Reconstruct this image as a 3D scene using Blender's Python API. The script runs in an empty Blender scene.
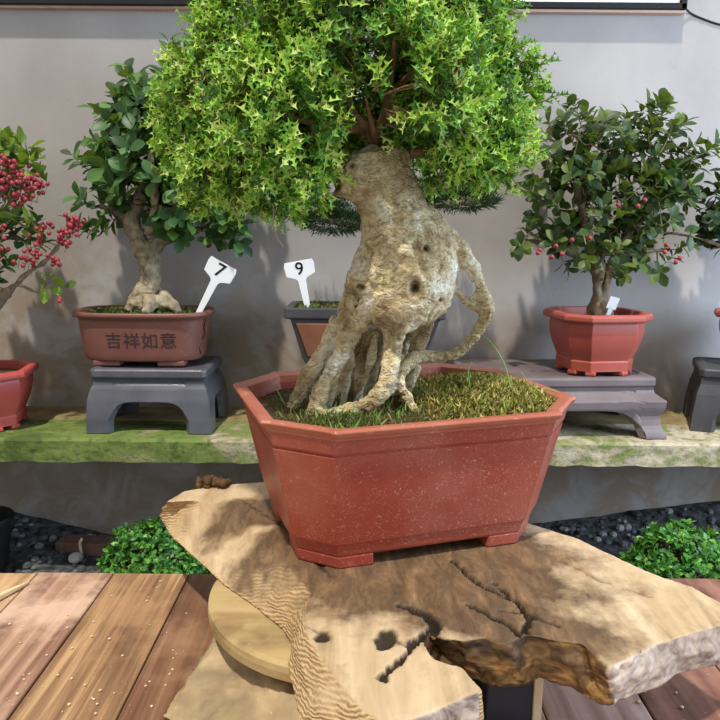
import bpy, bmesh, math, random
import numpy as np
from mathutils import Vector, Matrix, noise
random.seed(7); rng = np.random.default_rng(7)
C = bpy.context.scene.collection
# ------------------------------------------------------------------ camera
H = 0.56; PIT = math.atan(126/700); ROLL = math.radians(0.45)
FWD = Vector((0, math.cos(PIT), -math.sin(PIT))); UP0 = Vector((0, math.sin(PIT), math.cos(PIT))); R0 = Vector((1, 0, 0))
RT = math.cos(ROLL)*R0 + math.sin(ROLL)*UP0
UP = -math.sin(ROLL)*R0 + math.cos(ROLL)*UP0
CAM = Vector((0, 0, H))
def ray(px, py): return FWD + RT*((px-360)/700) + UP*((360-py)/700)
def P(px, py, Y):
    d = ray(px, py); return CAM + d*(Y/d.y)
def Z(px, py, z):
    d = ray(px, py); return CAM + d*((z-H)/d.z)
def pxs(Y): return (Y*0.984+0.06)/700
cd = bpy.data.cameras.new('camera'); cam = bpy.data.objects.new('camera', cd); C.objects.link(cam)
cd.sensor_width = 36; cd.lens = 35; cd.clip_start = 0.02
cam.matrix_world = Matrix(((RT.x, UP.x, -FWD.x, CAM.x), (RT.y, UP.y, -FWD.y, CAM.y), (RT.z, UP.z, -FWD.z, CAM.z), (0, 0, 0, 1)))
bpy.context.scene.camera = cam
# ------------------------------------------------------------------ materials
def col(r, g, b):
    f = lambda c: (c/255/12.92) if c/255 <= .04045 else ((c/255+.055)/1.055)**2.4
    return (f(r), f(g), f(b), 1)
class NT:
    def __init__(s, name, rough=.6, spec=.4):
        s.m = bpy.data.materials.new(name); s.m.use_nodes = True; s.t = s.m.node_tree; s.n = s.t.nodes; s.l = s.t.links
        s.b = s.n['Principled BSDF']; s.b.inputs['Roughness'].default_value = rough; s.b.inputs['Specular IOR Level'].default_value = spec
        s.tc = s.n.new('ShaderNodeTexCoord')
    def vec(s, scale=(1, 1, 1), rot=(0, 0, 0)):
        mp = s.n.new('ShaderNodeMapping'); s.l.new(s.tc.outputs['Object'], mp.inputs[0])
        mp.inputs['Scale'].default_value = scale; mp.inputs['Rotation'].default_value = rot; return mp.outputs[0]
    def noise(s, sc, det=5, vec=None, dist=0., rough=.55):
        t = s.n.new('ShaderNodeTexNoise'); t.inputs['Scale'].default_value = sc; t.inputs['Detail'].default_value = det
        t.inputs['Distortion'].default_value = dist; t.inputs['Roughness'].default_value = rough
        s.l.new(vec if vec is not None else s.tc.outputs['Object'], t.inputs['Vector']); return t.outputs[0]
    def ramp(s, fac, stops):
        r = s.n.new('ShaderNodeValToRGB'); s.l.new(fac, r.inputs[0]); e = r.color_ramp.elements
        while len(e) < len(stops): e.new(.5)
        for el, (p, c) in zip(e, stops): el.position = p; el.color = c
        return r.outputs[0]
    def mix(s, fac, a, b, mode='MIX'):
        m = s.n.new('ShaderNodeMix'); m.data_type = 'RGBA'; m.blend_type = mode
        for v, i in ((fac, 0), (a, 6), (b, 7)):
            if hasattr(v, 'is_output') or isinstance(v, bpy.types.NodeSocket): s.l.new(v, m.inputs[i])
            else: m.inputs[i].default_value = v
        return m.outputs[2]
    def math(s, op, a, b=0., c=None):
        m = s.n.new('ShaderNodeMath'); m.operation = op
        for i, v in enumerate((a, b, c)):
            if v is None: continue
            if isinstance(v, bpy.types.NodeSocket): s.l.new(v, m.inputs[i])
            else: m.inputs[i].default_value = v
        return m.outputs[0]
    def color(s, c):
        if isinstance(c, bpy.types.NodeSocket): s.l.new(c, s.b.inputs['Base Color'])
        else: s.b.inputs['Base Color'].default_value = c
    def rough(s, c): s.l.new(c, s.b.inputs['Roughness'])
    def bump(s, h, st=.3, d=.01):
        b = s.n.new('ShaderNodeBump'); b.inputs['Strength'].default_value = st; b.inputs['Distance'].default_value = d
        s.l.new(h, b.inputs['Height']); s.l.new(b.outputs[0], s.b.inputs['Normal'])
    def rand(s):
        g = s.n.new('ShaderNodeNewGeometry'); return g.outputs['Random Per Island']
BW = lambda v: (v, v, v, 1)
def simple(name, c, rough=.6, spec=.4, var=.25, sc=20, bump=.15):
    n = NT(name, rough, spec); d = tuple(x*(1-var) for x in c[:3])+(1,)
    f = n.noise(sc); n.color(n.ramp(f, [(.35, d), (.65, c)])); n.bump(f, bump, .004); return n.m
def leafmat(name, stops, trans=.3, rough=.38, spec=.5):
    n = NT(name, rough, spec); c = n.ramp(n.rand(), stops); n.color(c)
    t = n.n.new('ShaderNodeBsdfTranslucent'); n.l.new(n.mix(.5, c, col(170, 200, 40)), t.inputs[0])
    mx = n.n.new('ShaderNodeMixShader'); mx.inputs[0].default_value = trans
    n.l.new(n.b.outputs[0], mx.inputs[1]); n.l.new(t.outputs[0], mx.inputs[2]); n.l.new(mx.outputs[0], n.n['Material Output'].inputs[0]); return n.m
M = {}
M['holly_old'] = leafmat('holly_leaf', [(0, col(22, 60, 22)), (.5, col(70, 130, 42)), (1, col(142, 194, 76))], .22, .42, .4)
M['holly_young'] = leafmat('holly_young_leaf', [(0, col(120, 184, 54)), (.5, col(176, 216, 84)), (1, col(220, 238, 138))], .32, .5)
M['camellia'] = leafmat('broad_leaf', [(0, col(30, 58, 30)), (.6, col(58, 96, 50)), (1, col(98, 132, 64))], .2, .45, .35)
M['olive_leaf'] = leafmat('olive_leaf', [(0, col(30, 50, 26)), (.6, col(56, 80, 40)), (1, col(104, 118, 54))], .2, .45, .35)
M['lime_leaf'] = leafmat('lime_leaf', [(0, col(66, 96, 36)), (1, col(140, 165, 56))], .3, .4)
M['dark_leaf'] = leafmat('dark_leaf', [(0, col(16, 34, 20)), (1, col(46, 74, 38))], .1, .45, .35)
M['juniper'] = leafmat('juniper_needle', [(0, col(16, 34, 20)), (1, col(50, 78, 42))], .05, .6, .2)
M['bush_leaf'] = leafmat('bush_leaf', [(0, col(34, 82, 32)), (.6, col(66, 126, 48)), (1, col(118, 172, 70))], .2, .45)
M['moss'] = leafmat('moss_blade', [(0, col(84, 80, 34)), (.5, col(152, 142, 70)), (1, col(206, 192, 122))], .1, .7, .2)
M['moss_green'] = leafmat('green_moss_blade', [(0, col(54, 60, 30)), (1, col(104, 116, 56))], .1, .7, .2)
M['grass'] = leafmat('grass_blade', [(0, col(84, 130, 50)), (.7, col(140, 180, 90)), (1, col(196, 186, 120))], .3, .5, .3)
# trunk bark
n = NT('ficus_bark', .55, .35)
f1 = n.noise(16, 6, dist=.4); f2 = n.noise(85, 7, n.vec((1, 1, 1.6), (.3, .4, .2)), dist=1.8); f3 = n.noise(9, 3)
c = n.ramp(f1, [(.28, col(98, 80, 56)), (.40, col(168, 146, 106)), (.52, col(216, 198, 154)), (.66, col(238, 231, 208))])
c = n.mix(n.math('MULTIPLY', n.ramp(f2, [(.34, BW(1)), (.5, BW(0))]), .6), c, col(86, 66, 42))
c = n.mix(n.ramp(f3, [(.52, BW(0)), (.72, BW(.45))]), c, col(146, 136, 70))
at_ = n.n.new('ShaderNodeAttribute'); at_.attribute_name = 'rot'; c = n.mix(at_.outputs['Fac'], c, col(48, 34, 24))
n.color(c); n.bump(n.math('ADD', f2, f1), .9, .009); M['bark'] = n.m
M['branch_bark'] = simple('branch_bark', col(146, 112, 78), .7, .2, .45, 60, .4)
M['pale_bark'] = simple('pale_bark', col(164, 150, 122), .7, .2, .55, 40, .5)
M['grey_bark'] = simple('grey_bark', col(128, 112, 90), .7, .2, .4, 50, .4)
M['dirt'] = simple('dry_dirt', col(104, 78, 54), .95, .1, .5, 90, .8)
M['hole'] = simple('dark_rot', col(50, 36, 24), .9, .1, .4, 80)
# terracotta coloured plastic
def potmat(name, base, dust, sc=160, amt=.75, rough=.42):
    n = NT(name, rough, .45); f = n.noise(sc, 3, n.vec((1, .6, 1.6), (.4, .2, .5)), dist=2.5); g = n.noise(9, 4); h = n.noise(4, 2)
    d = n.ramp(f, [(.60, BW(0)), (.68, BW(amt))]); c = n.mix(n.ramp(g, [(.45, BW(0)), (.8, BW(.22))]), base, dust)
    c = n.mix(n.math('MULTIPLY', d, n.ramp(h, [(.35, BW(.25)), (.6, BW(1))])), c, dust)
    n.color(c); n.rough(n.math('MULTIPLY_ADD', d, .3, rough)); n.bump(f, .08, .002); return n.m
M['pot'] = potmat('red_plastic', col(144, 58, 42), col(208, 158, 138))
M['rim'] = potmat('dusty_red_plastic', col(160, 86, 64), col(206, 158, 134), 60, .5)
M['red_pot'] = potmat('clean_red_plastic', col(158, 72, 58), col(190, 120, 104), 60, .15)
M['pink_pot'] = potmat('pink_red_plastic', col(172, 70, 62), col(200, 120, 112), 60, .15)
M['clay'] = potmat('brown_clay', col(112, 68, 56), col(148, 108, 94), 40, .3, .5)
M['grey_glaze'] = simple('grey_glaze', col(88, 88, 95), .34, .5, .35, 9, .1)
M['mauve_glaze'] = simple('mauve_stoneware', col(112, 100, 100), .45, .4, .3, 8, .1)
M['black_glaze'] = simple('dark_stoneware', col(70, 68, 70), .5, .4, .35, 9, .1)
M['panel'] = simple('orange_clay', col(132, 84, 58), .6, .3, .3, 14, .1)
M['soil'] = simple('dark_soil', col(96, 76, 54), .95, .1, .6, 120, .9)
M['ink'] = simple('dark_ink', col(62, 48, 48), .7, .2, .1)
M['marker'] = simple('black_marker', col(18, 18, 20), .6, .3, .05)
M['tag'] = simple('white_plastic', col(236, 236, 236), .45, .4, .04, 10, .02)
M['berry'] = simple('red_berry', col(158, 56, 62), .4, .4, .4, 90, 0)
M['stem'] = simple('twig', col(86, 72, 48), .7, .2, .3, 60, .2)
M['stem_pale'] = simple('pale_twig', col(150, 134, 104), .7, .2, .3, 60, .2)
# wall, shelf, ground
n = NT('plaster', .85, .2); f = n.noise(2.2, 5, dist=.3); g = n.noise(60, 3); k = n.noise(7, 4, rough=.7)
c = n.ramp(f, [(.3, col(150, 145, 142)), (.7, col(172, 167, 163))])
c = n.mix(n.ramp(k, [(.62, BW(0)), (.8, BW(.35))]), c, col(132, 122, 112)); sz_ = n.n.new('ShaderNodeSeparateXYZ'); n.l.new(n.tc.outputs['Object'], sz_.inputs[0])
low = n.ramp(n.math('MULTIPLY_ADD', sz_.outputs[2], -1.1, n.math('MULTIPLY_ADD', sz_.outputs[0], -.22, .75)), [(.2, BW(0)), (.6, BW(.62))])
c = n.mix(n.math('MULTIPLY', low, n.ramp(n.noise(6, 6, dist=.8, rough=.65), [(.4, BW(.15)), (.56, BW(1))])), c, col(128, 106, 78))  # brown patches low on the plaster: dirt, with leaf-shadow dapple painted in
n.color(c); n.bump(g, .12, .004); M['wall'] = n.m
n = NT('mossy_concrete', .9, .15); f = n.noise(9, 6, n.vec((1, 1, 1.5)), dist=.6, rough=.65); g = n.noise(50, 5)
sx = n.n.new('ShaderNodeSeparateXYZ'); n.l.new(n.tc.outputs['Object'], sx.inputs[0])
gx = n.math('MULTIPLY_ADD', sx.outputs[0], -.13, f)
c = n.ramp(gx, [(.36, col(168, 156, 134)), (.44, col(140, 134, 104)), (.5, col(112, 118, 70)), (.62, col(100, 116, 58)), (.74, col(74, 88, 44))])
c = n.mix(n.ramp(g, [(.3, BW(.55)), (.45, BW(0))]), c, col(60, 56, 40)); n.color(c); n.bump(g, .6, .008); M['shelf'] = n.m
n = NT('dusty_concrete', .9, .15); f = n.noise(8, 6); n.color(n.ramp(f, [(.3, col(92, 78, 56)), (.5, col(140, 122, 88)), (.68, col(110, 112, 60))])); n.bump(f, .4, .006); M['shelf_back'] = n.m
n = NT('ground', .95, .1); f = n.noise(40, 6); n.color(n.ramp(f, [(.35, col(40, 42, 44)), (.65, col(92, 94, 94))])); n.bump(f, .8, .02); M['ground'] = n.m
M['stone'] = leafmat('gravel_stone', [(0, col(44, 47, 50)), (.7, col(98, 102, 104)), (1, col(150, 152, 150))], 0, .85, .2)
M['white_stone'] = simple('white_stone', col(200, 200, 196), .8, .2, .2, 30)
M['brick'] = simple('brown_brick', col(120, 92, 82), .9, .1, .3, 30)
M['black'] = simple('black_plastic', col(20, 20, 22), .6, .3, .2)
# wood
def woodmat(name, a, b, cc, axis=1, sc=6, stretch=.06, dust=None, rough=.6, fine=34, dustamt=.6):
    n = NT(name, rough, .3); s = [1, 1, 1]; s[axis] = stretch*.6
    f = n.noise(fine, 6, n.vec(tuple(s)), dist=.35); g = n.noise(sc, 5, rough=.65)
    c = n.ramp(f, [(.32, a), (.5, b), (.68, cc)])
    if dust: c = n.mix(n.ramp(g, [(.48, BW(0)), (.62, BW(dustamt))]), c, dust)
    sp = n.noise(170, 2); c = n.mix(n.ramp(sp, [(.7, BW(0)), (.76, BW(.6))]), c, col(212, 186, 156))
    wt = n.noise(8, 5, n.vec((1, .7, 1), (0, 0, 2.1))); c = n.mix(n.ramp(wt, [(.6, BW(0)), (.66, BW(.45))]), c, a)
    n.color(c); n.bump(f, .35, .004); n.rough(n.ramp(g, [(.4, BW(rough-.18)), (.62, BW(rough+.2))])); return n.m
M['plank_tan'] = woodmat('tan_plank', col(140, 106, 74), col(178, 140, 100), col(204, 172, 132), dust=col(190, 160, 130), fine=70)
M['plank_pink'] = woodmat('pink_dusty_plank', col(112, 82, 66), col(152, 116, 96), col(182, 146, 122), dust=col(204, 172, 150), dustamt=.8, fine=60)
M['plank_brown'] = woodmat('ribbed_brown_plank', col(104, 76, 54), col(142, 108, 78), col(190, 154, 112), dust=col(172, 134, 96), fine=80)
M['plank_dark'] = woodmat('dark_plank', col(84, 56, 42), col(114, 80, 58), col(140, 104, 78), dust=col(160, 124, 94), dustamt=.5, fine=70)
M['plank_rose'] = woodmat('bleached_rose_plank', col(128, 98, 88), col(168, 138, 126), col(196, 170, 158), dust=col(206, 186, 174))
M['plank_red'] = woodmat('dark_red_plank', col(78, 48, 38), col(108, 70, 56), col(140, 100, 82), dust=col(164, 122, 104), dustamt=.4)
M['disc'] = woodmat('dusty_disc_wood', col(134, 110, 74), col(168, 142, 98), col(184, 160, 116), 0, 9, .3, col(178, 162, 112), .8, 22)
M['block_wood'] = woodmat('dusty_block_wood', col(112, 96, 74), col(160, 138, 104), col(190, 168, 126), 0, 9, .6, col(196, 174, 116), .8, 18)
M['sign_wood'] = woodmat('pale_batten', col(150, 112, 96), col(186, 150, 132), col(206, 176, 158), 0, 6, .05)
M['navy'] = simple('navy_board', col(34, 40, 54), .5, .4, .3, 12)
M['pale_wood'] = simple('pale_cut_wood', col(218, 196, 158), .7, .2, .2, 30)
# driftwood slab
def grain(n, sc, rot, st=(1, .22, 1), dist=1.4): return n.noise(sc, 7, n.vec(st, (0, 0, rot)), dist=dist, rough=.6)
n = NT('slab_top', .62, .3); f = grain(n, 26, math.radians(62), (1, .14, 1), .7); g = n.noise(11, 6, rough=.65); h = n.noise(60, 4)
c = n.ramp(f, [(.28, col(122, 100, 74)), (.42, col(174, 149, 114)), (.6, col(197, 174, 140)), (.8, col(212, 196, 166))])
sep = n.n.new('ShaderNodeSeparateXYZ'); n.l.new(n.tc.outputs['Object'], sep.inputs[0])
def ell(cx, cy, rx, ry, rot):
    mp = n.n.new('ShaderNodeMapping'); mp.vector_type = 'TEXTURE'; n.l.new(n.tc.outputs['Object'], mp.inputs[0])
    mp.inputs['Location'].default_value = (cx, cy, 0); mp.inputs['Rotation'].default_value = (0, 0, rot); mp.inputs['Scale'].default_value = (rx, ry, 100)
    v = n.n.new('ShaderNodeVectorMath'); v.operation = 'LENGTH'; n.l.new(mp.outputs[0], v.inputs[0]); return v.outputs['Value']
SLABM = (n, c, g, f, h, ell)
# ------------------------------------------------------------------ mesh helpers
class MB:
    def __init__(s): s.v = []; s.f = []; s.mi = []
    def add(s, vs, fs, mi=0):
        o = len(s.v); s.v += [tuple(v) for v in vs]; s.f += [tuple(i+o for i in f) for f in fs]; s.mi += [mi]*len(fs); return s
    def box(s, c, d, rz=0, mi=0, tilt=None):
        vs = [Vector((x*d[0]/2, y*d[1]/2, z*d[2]/2)) for x in (-1, 1) for y in (-1, 1) for z in (-1, 1)]
        R = Matrix.Rotation(rz, 3, 'Z')
        if tilt is not None: R = tilt
        vs = [R @ v + Vector(c) for v in vs]
        return s.add(vs, [(0, 1, 3, 2), (4, 6, 7, 5), (0, 4, 5, 1), (2, 3, 7, 6), (0, 2, 6, 4), (1, 5, 7, 3)], mi)
    def loft(s, rings, closed=True, cap0=True, cap1=True, mi=0):
        k = len(rings[0]); vs = [p for r in rings for p in r]; fs = []
        for i in range(len(rings)-1):
            for j in range(k if closed else k-1):
                a = i*k+j; b = i*k+(j+1) % k; fs.append((a, b, b+k, a+k))
        if cap0: fs.append(tuple(reversed(range(k))))
        if cap1: fs.append(tuple(range((len(rings)-1)*k, len(rings)*k)))
        return s.add(vs, fs, mi)
    def tube(s, pts, rad, n=8, mi=0):
        pts = [Vector(p) for p in pts]
        if not hasattr(rad, '__len__'): rad = [rad]*len(pts)
        rings = []; u = None
        for i, p in enumerate(pts):
            t = (pts[min(i+1, len(pts)-1)]-pts[max(i-1, 0)]).normalized()
            if u is None: u = t.orthogonal().normalized()
            u = (u-t*u.dot(t)).normalized(); w = t.cross(u)
            rings.append([p+(u*math.cos(a)+w*math.sin(a))*rad[i] for a in [2*math.pi*k/n for k in range(n)]])
        return s.loft(rings, mi=mi)
    def prism(s, poly, z0, z1, mi=0): return s.loft([[(p[0], p[1], z0) for p in poly], [(p[0], p[1], z1) for p in poly]], mi=mi)
    def ball(s, c, r, seg=8, rings=6, mi=0, sq=1.):
        vs = []; fs = []; c = Vector(c)
        vs.append(c+Vector((0, 0, r*sq)))
        for i in range(1, rings):
            a = math.pi*i/rings
            for j in range(seg):
                b = 2*math.pi*j/seg; vs.append(c+Vector((r*math.sin(a)*math.cos(b), r*math.sin(a)*math.sin(b), r*sq*math.cos(a))))
        vs.append(c-Vector((0, 0, r*sq)))
        for j in range(seg): fs.append((0, 1+j, 1+(j+1) % seg)); fs.append((len(vs)-1, 1+(rings-2)*seg+(j+1) % seg, 1+(rings-2)*seg+j))
        for i in range(rings-2):
            for j in range(seg): a = 1+i*seg+j; b = 1+i*seg+(j+1) % seg; fs.append((a, a+seg, b+seg, b))
        return s.add(vs, fs, mi)
def rootloc(o):
    while o.parent: o = o.parent
    return o.location.copy()
def link(name, me, mats, parent=None, loc=None, smooth=False):
    for m in (mats if isinstance(mats, (list, tuple)) else [mats]): me.materials.append(m)
    l = rootloc(parent) if parent else Vector(loc if loc is not None else (0, 0, 0))
    me.transform(Matrix.Translation(-l))
    if smooth: me.polygons.foreach_set('use_smooth', [True]*len(me.polygons))
    o = bpy.data.objects.new(name, me); C.objects.link(o)
    if parent: o.parent = parent
    else: o.location = l
    me.update(); return o
def obj(name, mb, mats, parent=None, loc=None, smooth=False, bevel=0, seg=2):
    me = bpy.data.meshes.new(name); me.from_pydata(mb.v, [], mb.f); me.polygons.foreach_set('material_index', mb.mi)
    b = bmesh.new(); b.from_mesh(me); bmesh.ops.recalc_face_normals(b, faces=b.faces); b.to_mesh(me); b.free()
    o = link(name, me, mats, parent, loc, smooth)
    if bevel:
        m = o.modifiers.new('bevel', 'BEVEL'); m.width = bevel; m.segments = seg; m.limit_method = 'ANGLE'; m.angle_limit = math.radians(25)
    return o
def tag(o, label, cat, group=None, kind=None):
    if label: o['label'] = label
    if cat: o['category'] = cat
    if group: o['group'] = group
    if kind: o['kind'] = kind
    return o
def thing(name, loc, label, cat, group=None):
    o = bpy.data.objects.new(name, None); C.objects.link(o); o.location = loc; o.empty_display_size = .05; return tag(o, label, cat, group)
def structure(o): o['kind'] = 'structure'; return o
def organic(name, mb, voxel, smooth=6):          # union of tubes and balls melted into one skin
    me = bpy.data.meshes.new(name); me.from_pydata(mb.v, [], mb.f)
    b = bmesh.new(); b.from_mesh(me); bmesh.ops.recalc_face_normals(b, faces=b.faces); b.to_mesh(me); b.free()
    o = bpy.data.objects.new('tmp', me); C.objects.link(o)
    r = o.modifiers.new('r', 'REMESH'); r.mode = 'VOXEL'; r.voxel_size = voxel
    if smooth: s = o.modifiers.new('s', 'SMOOTH'); s.iterations = smooth; s.factor = .5
    dg = bpy.context.evaluated_depsgraph_get(); dg.update()
    out = bpy.data.meshes.new_from_object(o.evaluated_get(dg)); bpy.data.objects.remove(o); bpy.data.meshes.remove(me)
    out.name = name; out.materials.clear(); return out
def getv(me):
    a = np.empty(len(me.vertices)*3); me.vertices.foreach_get('co', a); return a.reshape(-1, 3)
def getn(me):
    a = np.empty(len(me.vertices)*3); me.vertices.foreach_get('normal', a); return a.reshape(-1, 3)
def setv(me, a): me.vertices.foreach_set('co', a.ravel()); me.update()
def crm(pts, k=5):                               # Catmull-Rom through rows of numbers
    p = np.array(pts, float); p = np.vstack([2*p[0]-p[1], p, 2*p[-1]-p[-2]]); out = []
    for i in range(1, len(p)-2):
        for t in np.linspace(0, 1, k, endpoint=False):
            a, b, c, d = p[i-1:i+3]
            out.append(.5*((2*b)+(c-a)*t+(2*a-5*b+4*c-d)*t*t+(3*b-a-3*c+d)*t**3))
    out.append(p[-2]); return np.array(out)
def chain(pts, Y0, k=5):                         # (px, py, radius px, depth offset) -> world points, radii
    rows = crm([(q[0], q[1], q[2], q[3] if len(q) > 3 else 0) for q in pts], k)
    return [P(r[0], r[1], Y0+r[3]) for r in rows], [max(.0008, r[2]*pxs(Y0+r[3])) for r in rows]
# ------------------------------------------------------------------ leaves
def strip(ts, ws, fold=.1, droop=.15, spine=None):  # leaf blade outline along its midrib
    vs = []; fs = []
    for i, (t, w) in enumerate(zip(ts, ws)):
        z = -droop*t*t; e = fold*w+(.11 if spine and w > .25 else 0)
        tt = t+(.05 if spine and w > .25 else 0)
        vs += [(t, 0, z), (tt, w, z+e), (tt, -w, z+e)]
    for i in range(len(ts)-1):
        a = 3*i; fs += [(a, a+3, a+4, a+1), (a, a+2, a+5, a+3)]
    return np.array(vs), fs
T_HOLLY = strip([0, .2, .32, .42, .64, .74, .84, 1.08], [.03, .07, .30, .08, .08, .26, .05, .004], .45, .22, True)
T_BROAD = strip([0, .12, .38, .64, .86, 1], [.02, .1, .25, .31, .2, .01], .22, .22)
T_SMALL = strip([0, .35, .7, 1], [.03, .26, .26, .01], .2, .15)
T_MOSS = strip([0, .5, 1], [.05, .15, .01], .2, .2)
T_NEEDLE = strip([0, .5, 1], [.05, .06, .005], 0, .1)
def frames(d, up):
    d = d/np.linalg.norm(d, axis=1, keepdims=True); y = np.cross(up, d); y /= np.linalg.norm(y, axis=1, keepdims=True)+1e-9
    return np.stack([d, y, np.cross(d, y)], 1)
def leaves(name, T, pos, dirs, ups, sizes, mats, mi=None, parent=None, loc=None, smooth=False):
    tv, tf = T; F = frames(np.array(dirs), np.array(ups)); pos = np.array(pos); s = np.array(sizes)
    V = pos[:, None, :]+s[:, None, None]*np.einsum('vk,nkj->nvj', tv, F); N, nv = V.shape[:2]
    tfa = np.array(tf); faces = (tfa[None]+(np.arange(N)*nv)[:, None, None]).reshape(-1, 4)
    me = bpy.data.meshes.new(name); me.vertices.add(N*nv); me.vertices.foreach_set('co', V.ravel())
    me.loops.add(faces.size); me.loops.foreach_set('vertex_index', faces.ravel().astype(np.int32))
    me.polygons.add(len(faces)); me.polygons.foreach_set('loop_start', np.arange(0, faces.size, 4, dtype=np.int32))
    if mi is not None: me.polygons.foreach_set('material_index', np.repeat(np.array(mi, dtype=np.int32), len(tf)))
    me.update(calc_edges=True); me.validate(); return link(name, me, mats, parent, loc, smooth)
def rdir():
    v = Vector(rng.normal(size=3)); return v.normalized()
class Leafset:
    def __init__(s): s.p = []; s.d = []; s.u = []; s.s = []; s.m = []
    def add(s, p, d, u, size, m=0): s.p.append(tuple(p)); s.d.append(tuple(d)); s.u.append(tuple(u)); s.s.append(size); s.m.append(m)
    def build(s, name, T, mats, parent=None, loc=None, smooth=False): return leaves(name, T, s.p, s.d, s.u, s.s, mats, s.m, parent, loc, smooth)
# ------------------------------------------------------------------ setting
WY = 2.32; SZ = -.02
GX = [-2.4, -1.22, -.83, -.3, .2, .57, 1.23, 2.4]; GZ = [-.3, -.40, -.5, -.55, -.54, -.44, -.345, -.3]
def gz(x, y):
    t = min(1, max(0, (y-1.95)/.37)); return -.52*(1-t)+t*float(np.interp(x, GX, GZ))+.012*noise.noise(Vector((x*9, y*9, 0)))
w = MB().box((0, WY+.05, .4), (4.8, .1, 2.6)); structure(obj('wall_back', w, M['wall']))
g = MB(); NX, NY = 97, 60
vs = [(x, y, gz(x, y)) for y in np.linspace(-.4, WY+.02, NY) for x in np.linspace(-2.4, 2.4, NX)]
g.add(vs, [(j*NX+i, j*NX+i+1, (j+1)*NX+i+1, (j+1)*NX+i) for j in range(NY-1) for i in range(NX-1)])
structure(obj('floor', g, M['ground'], smooth=True))
st = MB()
for _ in range(1500):
    x = random.uniform(-1.5, 1.5); y = random.uniform(1.75, WY-.03); r = random.uniform(.005, .018)
    if abs(x-.08) < .17 and y > 1.99: continue
    st.ball((x, y, gz(x, y)+r*.2), r, 6, 4, sq=random.uniform(.5, .9))
tag(obj('gravel', st, M['stone']), 'dark grey gravel covering the ground under the shelf', 'gravel', kind='stuff')
# shelf on a hidden pier
sh = thing('concrete_shelf', (0, 2.12, SZ-.07), 'long moss covered concrete shelf running along the grey wall', 'shelf')
def slabrough(x0, x1, y0, y1, z0, z1, nx=160, amp=.006):
    m = MB(); rings = []
    for x in np.linspace(x0, x1, nx):
        q = []
        for (y, z) in ((y0, z0), (y0, (z0+z1)/2), (y0, z1-.008), (y0+.008, z1), ((y0+y1)/2, z1), (y1, z1), (y1, z0)):
            nn = noise.noise(Vector((x*22, y*30, z*30)))*amp
            q.append((x, y+nn if y < y1-.001 else y, z+nn*.5 if z < z1-.02 else z-.001-abs(nn)*.15))
        rings.append(q)
    return m.loft(rings)
obj('front_board', slabrough(-2, 2, 1.925, 2.13, SZ-.07, SZ), M['shelf'], sh)
obj('rear_board', slabrough(-2, 2, 2.14, 2.318, SZ-.072, SZ-.004), M['shelf_back'], sh)
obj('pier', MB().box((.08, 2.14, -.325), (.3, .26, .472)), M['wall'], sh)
# sign over the shelf
a = P(-60, 0, 2.25); b = P(691.5, 9.5, 2.25); zb = b.z
sg = thing('sign_board', ((a.x+b.x)/2-.4, 2.27, zb), 'long white sign board in black frame high on the wall', 'sign board')
x0, x1 = a.x-.9, b.x
zb += .011; obj('panel', MB().box(((x0+x1)/2, 2.302, zb+.25), (x1-x0-.04, .024, .46)), M['tag'], sg)
fr = MB()
for (cx, cz, dx, dz) in (((x0+x1)/2, zb+.0085, x1-x0, .017), ((x0+x1)/2, zb+.49, x1-x0, .02), (x1-.009, zb+.25, .018, .5), (x0+.009, zb+.25, .018, .5)): fr.box((cx, 2.298, cz), (dx, .036, dz))
obj('frame', fr, M['black'], sg, bevel=.002)
tag(obj('wooden_batten', MB().box(((x0+x1)/2, 2.306, zb-.004), (x1-x0+.006, .028, .008)), M['sign_wood'], loc=((x0+x1)/2, 2.3, zb-.02), bevel=.002), 'thin pale wooden batten under the black sign frame', 'batten')
pts = [P(684, 7, 2.30), P(692, 14, 2.315), P(706, 20, 2.317), P(722, 25, 2.317), P(760, 32, 2.317)]
pp = crm([tuple(p) for p in pts], 6); tag(obj('cable', MB().tube(pp, .003, 6), M['black'], loc=pts[0], smooth=True), 'thin black cable leaving the right end of the sign', 'cable')
# ------------------------------------------------------------------ work table
TZ = 0.; FY = 1.088
tb = thing('work_table', (0, .7, -.5), 'plank work table with red brown dusty boards in foreground', 'table')
top = MB(); jw = .1265; names = ['plank_tan', 'plank_pink', 'plank_brown', 'plank_dark', 'plank_rose', 'plank_red']
mats = [M[k] for k in names]; x = Z(38, 572, 0).x-jw*5; i = -5
seq = {-5: 1, -4: 3, -3: 1, -2: 2, -1: 0, 0: 1, 1: 2, 2: 3, 3: 2, 4: 5, 5: 4, 6: 4, 7: 5, 8: 5, 9: 4, 10: 5, 11: 3, 12: 1}
while x < 1.3:
    g_ = .0022; top.box((x+jw/2, (FY+.2)/2, -.017+random.uniform(-.001, 0)), (jw-g_, FY-.2+random.uniform(-.004, .004), .034), mi=seq.get(i, 1)); x += jw; i += 1
obj('tabletop', top, mats, tb, bevel=.0025)
for sx in (-.95, .95):
    for y in (.35, .98):
        z0 = gz(sx, y); obj('leg', MB().box((sx, y, (z0-.034)/2), (.08, .08, -z0-.034)), M['plank_dark'], tb, bevel=.003)
for y in (.35, .98): obj('rail', MB().box((0, y, -.075), (1.8, .05, .08)), M['plank_dark'], tb, bevel=.003)
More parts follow.
